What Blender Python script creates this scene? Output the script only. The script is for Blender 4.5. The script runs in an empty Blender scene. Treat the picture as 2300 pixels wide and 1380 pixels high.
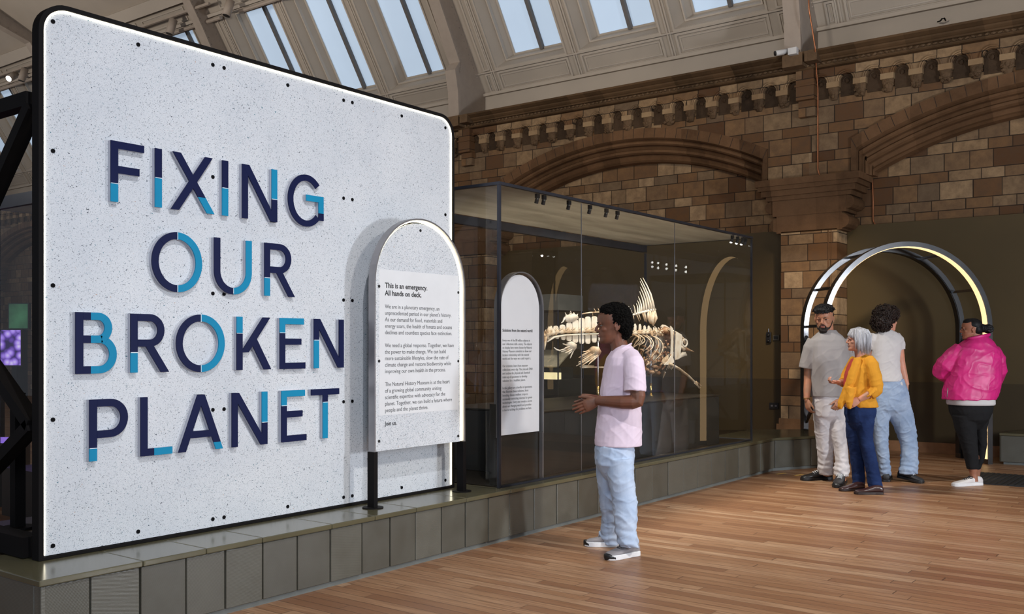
import bpy, bmesh, math, random
from mathutils import Vector, Matrix, noise
random.seed(7)
scene = bpy.context.scene
COL = scene.collection
PI = math.pi

# ------------------------------------------------------------------ camera
F, TH, CH, U0, V0 = 2199.0, math.radians(37.02), 1.42, 1150.0, 777.0
CT, ST = math.cos(TH), math.sin(TH)
cam_d = bpy.data.cameras.new('camera'); cam = bpy.data.objects.new('camera', cam_d); COL.objects.link(cam)
cam.location = (0, 0, CH); cam.rotation_euler = (PI/2, 0, TH)
cam_d.sensor_width = 36.0; cam_d.lens = 36.0*F/2300.0
cam_d.shift_y = (V0-690.0)/2300.0
cam_d.clip_end = 200
scene.camera = cam

# ------------------------------------------------------------------ view, world, lights
vs = scene.view_settings
vs.view_transform = 'Standard'; vs.look = 'None'; vs.gamma = 1.0; vs.use_curve_mapping = False
vs.exposure = 0.0
w = bpy.data.worlds.new('world'); scene.world = w; w.use_nodes = True
bg = w.node_tree.nodes['Background']; bg.inputs[0].default_value = (0.62, 0.68, 0.80, 1); bg.inputs[1].default_value = 0.42

def lamp(name, typ, loc, target, energy, color, size=0.1, **kw):
    d = bpy.data.lights.new(name, typ); o = bpy.data.objects.new(name, d); COL.objects.link(o)
    o.location = loc; d.energy = energy; d.color = color
    if typ == 'AREA':
        d.size = size
        if 'size_y' in kw: d.shape = 'RECTANGLE'; d.size_y = kw['size_y']
    else:
        d.shadow_soft_size = size
    if typ == 'SPOT':
        d.spot_size = math.radians(kw.get('cone', 60)); d.spot_blend = kw.get('blend', 0.5)
    o.rotation_euler = (Vector(target)-Vector(loc)).to_track_quat('-Z', 'Y').to_euler()
    return o
lamp('gallery_spot', 'SPOT', (-0.5, 1.9, 5.8), (-4.5, 4.5, 0.7), 690, (0.95, 0.96, 1.0), 0.05, cone=72, blend=0.9)
lamp('soft_front_fill', 'AREA', (1.6, -1.2, 2.3), (-4.6, 4.4, 1.2), 190, (0.74, 0.85, 1.0), 1.4)  # unseen soft fill added behind the camera to lighten the shadows
lamp('floor_fill', 'SPOT', (2.6, 5.4, 5.6), (-1.9, 6.4, 0.0), 1250, (1.0, 0.95, 0.88), 0.3, cone=80, blend=1.0)  # unseen fill lamp that brightens the floor
lamp('side_light', 'AREA', (4.1, 7.6, 1.75), (-3.3, 10.2, 1.0), 360, (0.86, 0.92, 1.0), 0.6, size_y=0.9)
lamp('case_spot', 'SPOT', (-4.48, 8.6, 2.53), (-5.0, 8.7, 1.4), 60, (1.0, 0.93, 0.82), 0.012, cone=130, blend=0.6)
lamp('case_spot', 'SPOT', (-4.48, 9.85, 2.53), (-5.0, 9.2, 1.4), 50, (1.0, 0.93, 0.82), 0.012, cone=120, blend=0.6)
lamp('case_spot', 'SPOT', (-4.48, 7.4, 2.53), (-5.0, 7.6, 1.4), 45, (1.0, 0.93, 0.82), 0.012, cone=120, blend=0.6)
lamp('canopy_fill', 'SPOT', (-5.1, 7.4, 6.0), (-5.05, 8.1, 2.6), 1250, (1.0, 0.94, 0.84), 0.3, cone=75, blend=0.7)  # unseen lamp added above the case to brighten its canopy
lamp('wall_fill', 'SPOT', (-2.6, 9.2, 5.2), (-4.88, 13.3, 1.75), 900, (1.0, 0.80, 0.58), 0.2, cone=30, blend=1.0)  # unseen lamp added to brighten the pilaster
lamp('wall_fill', 'SPOT', (-5.5, 8.2, 5.4), (-9.0, 13.6, 2.4), 260, (1.0, 0.84, 0.66), 0.2, cone=75, blend=1.0)  # second unseen fill, for the wall further left

for xx, pw in ((3.0, 850), (-4.0, 850), (-10.5, 850), (-17.0, 750), (-24.0, 650)):
    lamp('roof_fill', 'SPOT', (xx, 4.5, 5.6), (xx-0.5, 12.2, 8.9), pw*1.15, (1.0, 0.92, 0.82), 0.4, cone=86, blend=0.9)  # unseen lamps added to lift the brightness of the roof

# ------------------------------------------------------------------ rays from the measured photograph
def ray(u, v):
    a = (u-U0)/F; return (a*CT-ST, a*ST+CT, (V0-v)/F)
def onx(u, v, X):
    r = ray(u, v); t = X/r[0]; return Vector((X, r[1]*t, CH+r[2]*t))
def ony(u, v, Y):
    r = ray(u, v); t = Y/r[1]; return Vector((r[0]*t, Y, CH+r[2]*t))
def onz(u, v, z=0.0):
    r = ray(u, v); t = (z-CH)/r[2]; return Vector((r[0]*t, r[1]*t, z))

# ------------------------------------------------------------------ node helpers
class NT:
    def __init__(s, name):
        s.m = bpy.data.materials.new(name); s.m.use_nodes = True; s.t = s.m.node_tree
        s.b = s.t.nodes['Principled BSDF']; s.out = s.t.nodes['Material Output']
    def n(s, typ, **kw):
        x = s.t.nodes.new(typ)
        for k, v in kw.items(): setattr(x, k, v)
        return x
    def l(s, a, b): s.t.links.new(a, b)
    def put(s, inp, v):
        if hasattr(v, 'is_linked') or isinstance(v, bpy.types.NodeSocket): s.l(v, inp)
        else: inp.default_value = v
    def math(s, op, a, b=None, c=None):
        x = s.n('ShaderNodeMath', operation=op); s.put(x.inputs[0], a)
        if b is not None: s.put(x.inputs[1], b)
        if c is not None: s.put(x.inputs[2], c)
        return x.outputs[0]
    def xyz(s, coord='Object'):
        tc = s.n('ShaderNodeTexCoord'); sp = s.n('ShaderNodeSeparateXYZ'); s.l(tc.outputs[coord], sp.inputs[0])
        return tc.outputs[coord], sp.outputs[0], sp.outputs[1], sp.outputs[2]
    def comb(s, x, y, z):
        c = s.n('ShaderNodeCombineXYZ')
        for i, v in enumerate((x, y, z)): s.put(c.inputs[i], v)
        return c.outputs[0]
    def white(s, vec):
        x = s.n('ShaderNodeTexWhiteNoise', noise_dimensions='3D'); s.l(vec, x.inputs['Vector']); return x.outputs['Value'], x.outputs['Color']
    def noise(s, vec, scale, detail=3, rough=0.55):
        x = s.n('ShaderNodeTexNoise'); s.l(vec, x.inputs['Vector']); x.inputs['Scale'].default_value = scale
        x.inputs['Detail'].default_value = detail; x.inputs['Roughness'].default_value = rough; return x.outputs['Fac']
    def ramp(s, fac, stops, interp='LINEAR'):
        x = s.n('ShaderNodeValToRGB'); s.l(fac, x.inputs[0]); cr = x.color_ramp; cr.interpolation = interp
        while len(cr.elements) < len(stops): cr.elements.new(0.5)
        for e, (p, c) in zip(cr.elements, stops): e.position = p; e.color = (*c, 1) if len(c) == 3 else c
        return x.outputs[0]
    def mix(s, fac, a, b, mode='MIX'):
        x = s.n('ShaderNodeMix', data_type='RGBA', blend_type=mode); s.put(x.inputs[0], fac)
        for i, v in ((6, a), (7, b)):
            if isinstance(v, tuple): v = (*v, 1) if len(v) == 3 else v
            s.put(x.inputs[i], v)
        return x.outputs[2]
    def bump(s, h, strength=0.3, dist=0.01):
        x = s.n('ShaderNodeBump'); x.inputs['Strength'].default_value = strength; x.inputs['Distance'].default_value = dist
        s.l(h, x.inputs['Height']); s.l(x.outputs[0], s.b.inputs['Normal'])
    def done(s, col=None, rough=None, metal=None, spec=None, emit=None, estr=0.0):
        if col is not None: s.put(s.b.inputs['Base Color'], (*col, 1) if isinstance(col, tuple) and len(col) == 3 else col)
        if rough is not None: s.put(s.b.inputs['Roughness'], rough)
        if metal is not None: s.b.inputs['Metallic'].default_value = metal
        if spec is not None: s.b.inputs['Specular IOR Level'].default_value = spec
        if emit is not None:
            s.b.inputs['Emission Color'].default_value = (*emit, 1); s.b.inputs['Emission Strength'].default_value = estr
        return s.m

def srgb(r, g, b):
    f = lambda c: (c/255/12.92) if c/255 <= 0.04045 else ((c/255+0.055)/1.055)**2.4
    return (f(r), f(g), f(b))
def plain(name, col, rough=0.5, metal=0.0, spec=0.5, var=0.12, vscale=6.0, bump=0.0, bscale=60.0):
    k = NT(name); vec, x, y, z = k.xyz()
    nz = k.noise(vec, vscale, 4)
    lo = tuple(c*(1-var) for c in col); hi = tuple(min(1, c*(1+var)) for c in col)
    c = k.ramp(nz, [(0.3, lo), (0.7, hi)])
    if bump: k.bump(k.noise(vec, bscale, 3), bump, 0.004)
    return k.done(c, rough, metal, spec)
def emis(name, col, strength):
    k = NT(name); vec, x, y, z = k.xyz()
    nz = k.noise(vec, 3.0, 2)
    c = k.ramp(nz, [(0.2, tuple(v*0.94 for v in col)), (0.8, col)])
    k.l(c, k.b.inputs['Emission Color']); k.b.inputs['Emission Strength'].default_value = strength
    return k.done(tuple(min(1, v) for v in col), 0.5)

def cells(k, along, row_id, blen, jitter=0.35):
    """random shifted blocks in a row; returns block id vector and distance (m) to the block's end"""
    r1, _ = k.white(k.comb(row_id, 3.1, 7.7))
    sh = k.math('MULTIPLY', r1, 9.7)
    a = k.math('ADD', k.math('DIVIDE', along, blen), sh)
    # uneven lengths
    wob = k.math('MULTIPLY', k.math('SINE', k.math('ADD', k.math('MULTIPLY', a, 2.0), k.math('MULTIPLY', r1, 20.0))), jitter*0.4)
    a = k.math('ADD', a, wob)
    cid = k.math('FLOOR', a); fr = k.math('FRACT', a)
    e = k.math('MULTIPLY', k.math('MINIMUM', fr, k.math('SUBTRACT', 1.0, fr)), blen)
    return k.comb(cid, row_id, 1.3), e

def brick_mat(name='terracotta_block', axis='x', dark=1.0):
    k = NT(name); vec, x, y, z = k.xyz()
    al = x if axis == 'x' else y
    P, A = 0.375, 0.235
    t = k.math('DIVIDE', k.math('ADD', z, 0.03), P); kk = k.math('FLOOR', t)
    f = k.math('MULTIPLY', k.math('SUBTRACT', t, kk), P)
    isb = k.math('GREATER_THAN', f, A)
    row = k.math('ADD', k.math('MULTIPLY', kk, 2.0), isb)
    d1 = k.math('MINIMUM', f, k.math('SUBTRACT', P, f)); d2 = k.math('ABSOLUTE', k.math('SUBTRACT', f, A))
    er = k.math('MINIMUM', d1, d2)
    cid, ea = cells(k, al, row, 0.34)
    e = k.math('MINIMUM', er, ea)
    val, colr = k.white(cid)
    s = dark
    base = k.ramp(val, [(0.0, tuple(c*s for c in (0.095, 0.042, 0.016))), (0.22, tuple(c*s for c in (0.19, 0.100, 0.043))), (0.45, tuple(c*s for c in (0.24, 0.140, 0.067))),
                        (0.65, tuple(c*s for c in (0.165, 0.112, 0.066))), (0.85, tuple(c*s for c in (0.34, 0.22, 0.115))), (1.0, tuple(c*s for c in (0.42, 0.29, 0.165)))])
    st = k.noise(vec, 9.0, 5, 0.65)
    base = k.mix(k.math('MULTIPLY', k.ramp(st, [(0.35, (1, 1, 1)), (0.65, (0, 0, 0))]), 0.55), base, tuple(c*s for c in (0.10, 0.06, 0.035)))
    mort = k.ramp(e, [(0.0, (1, 1, 1)), (0.0035, (1, 1, 1)), (0.0065, (0, 0, 0))])
    col = k.mix(mort, base, tuple(c*s for c in (0.022, 0.014, 0.009)))
    h = k.math('ADD', k.ramp(e, [(0.0, (0, 0, 0)), (0.014, (1, 1, 1))]), k.math('MULTIPLY', st, 0.25))
    k.bump(h, 0.3, 0.005)
    return k.done(col, 0.72, 0, 0.25)

def stone_mat(name, lo, hi, scale=5.0):
    k = NT(name); vec, x, y, z = k.xyz()
    a = k.noise(vec, scale, 5, 0.65); b = k.noise(vec, 40, 3)
    xb = k.math('FLOOR', k.math('DIVIDE', x, 0.31)); v, _ = k.white(k.comb(xb, 1.0, 2.0))
    fac = k.math('ADD', k.math('MULTIPLY', a, 0.6), k.math('MULTIPLY', v, 0.4))
    c = k.ramp(fac, [(0.25, lo), (0.75, hi)])
    k.bump(k.math('ADD', a, k.math('MULTIPLY', b, 0.4)), 0.5, 0.01)
    return k.done(c, 0.75, 0, 0.2)

def floor_mat():
    k = NT('oak_boards'); vec, x, y, z = k.xyz()
    W = 0.085
    t = k.math('DIVIDE', y, W); row = k.math('FLOOR', t); f = k.math('MULTIPLY', k.math('SUBTRACT', t, row), W)
    er = k.math('MINIMUM', f, k.math('SUBTRACT', W, f))
    cid, ea = cells(k, x, row, 1.5, 0.5)
    val, _ = k.white(cid)
    base = k.ramp(val, [(0.0, (0.225, 0.105, 0.050)), (0.3, (0.315, 0.163, 0.080)), (0.6, (0.375, 0.212, 0.113)), (0.85, (0.430, 0.262, 0.150)), (1.0, (0.500, 0.325, 0.195))])
    off, _ = k.white(k.comb(row, val, 5.0))
    gv = k.comb(k.math('MULTIPLY', x, 1.3), k.math('ADD', k.math('MULTIPLY', y, 26.0), k.math('MULTIPLY', off, 60.0)), 0.0)
    g = k.noise(gv, 2.2, 6, 0.62)
    base = k.mix(k.ramp(g, [(0.36, (0.75, 0.75, 0.75)), (0.62, (0, 0, 0))]), base, (0.19, 0.085, 0.038))
    gap = k.ramp(k.math('MINIMUM', er, ea), [(0.0, (1, 1, 1)), (0.0010, (0.8, 0.8, 0.8)), (0.0022, (0, 0, 0))])
    col = k.mix(gap, base, (0.05, 0.025, 0.012))
    big = k.noise(vec, 0.8, 3)
    rough = k.math('ADD', 0.30, k.math('ADD', k.math('MULTIPLY', big, 0.16), k.math('MULTIPLY', g, 0.08)))
    k.bump(k.math('SUBTRACT', k.math('MULTIPLY', g, 0.15), gap), 0.25, 0.003)
    return k.done(col, rough, 0, 0.45)

def terrazzo_mat():
    k = NT('speckled_recycled_board'); vec, x, y, z = k.xyz()
    base = k.ramp(k.noise(vec, 2.2, 4), [(0.3, (0.60, 0.625, 0.66)), (0.7, (0.70, 0.715, 0.735))])
    fine = k.noise(vec, 230.0, 2)
    base = k.mix(k.ramp(fine, [(0.40, (0.5, 0.5, 0.5)), (0.55, (0, 0, 0))]), base, (0.50, 0.535, 0.58))
    for sc, thr, seed in ((58.0, 0.13, 0.0), (92.0, 0.20, 4.0), (150.0, 0.23, 9.0)):
        wv = k.n('ShaderNodeTexNoise'); wv.inputs['Scale'].default_value = sc*0.9; wv.inputs['Detail'].default_value = 1; k.l(vec, wv.inputs['Vector'])
        vm = k.n('ShaderNodeVectorMath', operation='MULTIPLY_ADD'); k.l(wv.outputs['Color'], vm.inputs[0]); vm.inputs[1].default_value = (1.9/sc,)*3; k.l(vec, vm.inputs[2])
        va = k.n('ShaderNodeVectorMath', operation='ADD'); k.l(vm.outputs[0], va.inputs[0]); va.inputs[1].default_value = (seed, seed*0.7, seed*1.3)
        mp = k.n('ShaderNodeMapping'); mp.inputs['Rotation'].default_value = (0.5+seed*0.3, 0, 0); mp.inputs['Scale'].default_value = (1, 0.9, 2.1); k.l(va.outputs[0], mp.inputs[0])
        vo = k.n('ShaderNodeTexVoronoi'); vo.inputs['Scale'].default_value = sc; k.l(mp.outputs[0], vo.inputs['Vector'])
        sp = k.n('ShaderNodeSeparateColor'); k.l(vo.outputs['Color'], sp.inputs[0])
        size = k.math('MULTIPLY', k.math('POWER', sp.outputs[0], 1.6), thr*1.75)
        m = k.math('LESS_THAN', vo.outputs['Distance'], size)
        c = k.ramp(sp.outputs[1], [(0.0, (0.025, 0.035, 0.055)), (0.35, (0.06, 0.08, 0.11)), (0.6, (0.16, 0.20, 0.25)), (0.78, (0.03, 0.15, 0.20)), (0.93, (0.30, 0.38, 0.44)), (0.985, (0.45, 0.24, 0.12))], 'CONSTANT')
        base = k.mix(k.math('MULTIPLY', m, 0.95), base, c)
    return k.done(base, 0.42, 0, 0.4)

def glass_mat(name, tint=(0.93, 0.95, 0.95), refl=1.0):
    k = NT(name)
    tr = k.n('ShaderNodeBsdfTransparent'); tr.inputs[0].default_value = (*tint, 1)
    gl = k.n('ShaderNodeBsdfGlossy'); gl.inputs['Roughness'].default_value = 0.0; gl.inputs[0].default_value = (1, 1, 1, 1)
    fr = k.n('ShaderNodeFresnel'); fr.inputs[0].default_value = 1.45; ge = k.n('ShaderNodeNewGeometry'); outside = k.math('SUBTRACT', 1.0, ge.outputs['Backfacing'])
    mx = k.n('ShaderNodeMixShader'); k.l(k.math('MULTIPLY', k.math('MULTIPLY', fr.outputs[0], refl), outside), mx.inputs[0]); k.l(tr.outputs[0], mx.inputs[1]); k.l(gl.outputs[0], mx.inputs[2])
    k.l(mx.outputs[0], k.out.inputs['Surface'])
    return k.m

def tile_mat():
    k = NT('ribbed_olive_tile'); vec, x, y, z = k.xyz()
    oi = k.n('ShaderNodeObjectInfo'); rnd = oi.outputs['Random']
    ang = k.math('MULTIPLY', k.math('SUBTRACT', rnd, 0.5), 0.9)
    ph = k.math('ADD', z, k.math('MULTIPLY', y, ang))
    rib = k.math('SINE', k.math('MULTIPLY', ph, 2*PI/0.0065))
    b = k.noise(vec, 7.0, 4)
    col = k.ramp(k.math('ADD', k.math('MULTIPLY', b, 0.5), k.math('MULTIPLY', rnd, 0.5)), [(0.2, (0.066, 0.061, 0.045)), (0.8, (0.115, 0.110, 0.088))])
    k.bump(k.math('ADD', rib, k.math('MULTIPLY', b, 1.2)), 0.16, 0.0016)
    return k.done(col, k.math('ADD', 0.30, k.math('MULTIPLY', b, 0.2)), 0, 0.6)

def denim(name, lo, hi):
    k = NT(name); vec, x, y, z = k.xyz()
    a = k.noise(vec, 7.0, 5, 0.6); b = k.noise(vec, 260.0, 2)
    c = k.ramp(k.math('ADD', k.math('MULTIPLY', a, 0.8), k.math('MULTIPLY', b, 0.2)), [(0.30, lo), (0.68, hi)])
    k.bump(b, 0.25, 0.002)
    return k.done(c, 0.85, 0, 0.15)
def cloth(name, col, rough=0.85, var=0.06, sheen=0.0):
    k = NT(name); vec, x, y, z = k.xyz()
    a = k.noise(vec, 5.0, 4); b = k.noise(vec, 400.0, 2)
    c = k.ramp(a, [(0.3, tuple(v*(1-var) for v in col)), (0.7, tuple(min(1, v*(1+var)) for v in col))])
    k.bump(b, 0.15, 0.001)
    return k.done(c, rough, 0, 0.2)
def skin(name, col, red=(1.15, 0.9, 0.85)):
    k = NT(name); vec, x, y, z = k.xyz()
    a = k.noise(vec, 14.0, 4); b = k.noise(vec, 300.0, 2)
    c = k.ramp(a, [(0.3, tuple(v*0.88 for v in col)), (0.7, tuple(min(1, v*1.1*m) for v, m in zip(col, red)))])
    k.bump(b, 0.08, 0.001)
    k.b.inputs['Subsurface Weight'].default_value = 0.08; k.b.inputs['Subsurface Radius'].default_value = (0.02, 0.008, 0.004); k.b.inputs['Subsurface Scale'].default_value = 0.3
    return k.done(c, 0.48, 0, 0.4)
def hairm(name, lo, hi, rough=0.5, scale=(60, 60, 6), spec=0.35):
    k = NT(name); vec, x, y, z = k.xyz()
    mp = k.n('ShaderNodeMapping'); mp.inputs['Scale'].default_value = scale; k.l(vec, mp.inputs[0])
    a = k.noise(mp.outputs[0], 1.0, 4, 0.6)
    c = k.ramp(a, [(0.3, lo), (0.7, hi)])
    k.bump(a, 0.5, 0.004)
    return k.done(c, rough, 0, spec)

M = {}
M['floor'] = floor_mat(); M['brick'] = brick_mat(); M['brick_y'] = brick_mat('terracotta_block_return', 'y')
M['voussoir'] = stone_mat('arch_stone', (0.060, 0.030, 0.013), (0.175, 0.094, 0.046)); M['carved'] = stone_mat('carved_stone', (0.05, 0.030, 0.016), (0.16, 0.10, 0.055), 12)
M['abacus'] = stone_mat('pale_stone', (0.22, 0.135, 0.07), (0.36, 0.25, 0.14)); M['cornice'] = stone_mat('cornice_stone', (0.045, 0.026, 0.012), (0.125, 0.073, 0.036), 3)
M['olive'] = plain('olive_wall_lining', (0.080, 0.053, 0.017), 0.55, var=0.08, vscale=1.2)
M['olive2'] = plain('dark_olive_wall_lining', (0.047, 0.031, 0.010), 0.5, var=0.08, vscale=1.2)
M['plaster'] = plain('painted_plaster', (0.46, 0.40, 0.335), 0.75, var=0.05, vscale=1.5)
M['plaster2'] = plain('painted_plaster_darker', (0.40, 0.345, 0.285), 0.75, var=0.05, vscale=1.5)  # slightly darker plaster tone for the roof slope
M['iron_paint'] = plain('painted_iron', (0.38, 0.315, 0.26), 0.6, var=0.06)
M['bar'] = plain('glazing_bar_grey', (0.13, 0.12, 0.115), 0.6)
M['skylight'] = emis('frosted_skylight', (0.42, 0.53, 0.67), 0.66)
M['skirting'] = plain('oak_skirting', (0.30, 0.15, 0.07), 0.5, var=0.2, vscale=8)
M['copper'] = plain('copper_cable', (0.42, 0.17, 0.08), 0.35, 0.8)
M['white_plastic'] = plain('white_plastic', (0.62, 0.62, 0.62), 0.4)
M['black_plastic'] = plain('black_plastic', (0.012, 0.012, 0.013), 0.4)
M['steel'] = plain('dark_blackened_steel', (0.006, 0.005, 0.005), 0.6, 0.0, spec=0.12)
M['arch_steel'] = plain('satin_black_steel', (0.14, 0.14, 0.145), 0.24, 0.9)
M['grey_steel'] = plain('bare_grey_steel', (0.30, 0.29, 0.30), 0.36, 0.8)
M['blue_steel'] = plain('dark_anodised_metal', (0.045, 0.047, 0.06), 0.38, 0.6)
M['brass'] = plain('brass', (0.55, 0.38, 0.15), 0.25, 1.0)
M['terrazzo'] = terrazzo_mat()
M['led'] = emis('led_strip', (1.0, 0.92, 0.70), 3.6); M['led2'] = emis('led_strip_stand', (1.0, 0.90, 0.64), 4.0)
M['led_arch'] = emis('led_strip_arch', (1.0, 0.66, 0.32), 1.5)
M['navy'] = plain('navy_acrylic', (0.0035, 0.0075, 0.050), 0.5, var=0.04, spec=0.15)
M['cyan'] = plain('cyan_acrylic', (0.006, 0.235, 0.42), 0.5, var=0.04, spec=0.15)
M['acrylic'] = plain('clear_acrylic_edge', (0.42, 0.43, 0.50), 0.12, var=0.05, spec=0.7)
M['acrylic_edge'] = plain('pale_acrylic_line', (0.62, 0.76, 0.84), 0.2)
M['tile'] = tile_mat()
M['slab'] = plain('glazed_olive_slab', (0.098, 0.088, 0.050), 0.20, var=0.12, vscale=3, spec=0.65)
M['kick'] = plain('grey_kick_strip', (0.14, 0.15, 0.14), 0.5)
M['glass'] = glass_mat('case_glass', (0.985, 0.99, 0.985), 0.75)
scene.cycles.transparent_max_bounces = 32
M['bolt'] = plain('matt_black_bolt', (0.004, 0.004, 0.005), 0.7, spec=0.1)
M['deck'] = plain('dark_brown_deck', (0.021, 0.015, 0.009), 0.35, var=0.2)
M['box'] = plain('charcoal_display_box', (0.020, 0.018, 0.015), 0.28, var=0.15)
M['ink'] = plain('black_ink', (0.02, 0.02, 0.022), 0.6); M['ink_grey'] = plain('grey_ink', (0.17, 0.17, 0.17), 0.6); M['ink_mid'] = plain('soft_black_ink', (0.065, 0.065, 0.07), 0.6)
M['white_panel'] = plain('white_panel', (0.62, 0.61, 0.64), 0.5, var=0.03); M['print_white'] = plain('printed_white_layer', (0.69, 0.70, 0.715), 0.45, var=0.03)
def canopy_mat():
    k = NT('diffusing_canopy'); vec, x, y, z = k.xyz()
    mp = k.n('ShaderNodeMapping'); mp.inputs['Scale'].default_value = (6, 0.9, 1); mp.inputs['Rotation'].default_value = (0, 0, 0.5); k.l(vec, mp.inputs[0])
    c = k.ramp(k.noise(mp.outputs[0], 1.0, 4), [(0.3, (0.36, 0.335, 0.285)), (0.7, (0.50, 0.47, 0.405))])
    di = k.n('ShaderNodeBsdfDiffuse'); tl = k.n('ShaderNodeBsdfTranslucent'); k.l(c, di.inputs[0]); k.l(c, tl.inputs[0])
    mx = k.n('ShaderNodeMixShader'); mx.inputs[0].default_value = 0.5; k.l(di.outputs[0], mx.inputs[1]); k.l(tl.outputs[0], mx.inputs[2]); k.l(mx.outputs[0], k.out.inputs['Surface'])
    return k.m
M['canopy'] = canopy_mat()
def bone_mat(name='bone', stops=None):
    k = NT(name); vec, x, y, z = k.xyz()
    a = k.noise(vec, 9.0, 5, 0.65)
    c = k.ramp(a, stops or [(0.32, (0.24, 0.115, 0.045)), (0.46, (0.54, 0.38, 0.23)), (0.66, (0.74, 0.63, 0.48))])
    k.bump(k.noise(vec, 60, 4), 0.4, 0.004)
    return k.done(c, 0.6, 0, 0.3)
M['bone'] = bone_mat(); M['bone_pale'] = bone_mat('pale_bone', [(0.30, (0.46, 0.32, 0.19)), (0.42, (0.64, 0.54, 0.41)), (0.68, (0.74, 0.67, 0.56))]); M['bone_dark'] = bone_mat('stained_bone', [(0.30, (0.075, 0.030, 0.014)), (0.46, (0.26, 0.115, 0.05)), (0.60, (0.50, 0.33, 0.19)), (0.75, (0.66, 0.54, 0.42))])
M['tape'] = plain('yellow_floor_tape', (0.60, 0.38, 0.10), 0.6); M['mat'] = plain('black_ribbed_mat', (0.018, 0.018, 0.019), 0.7)

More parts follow.
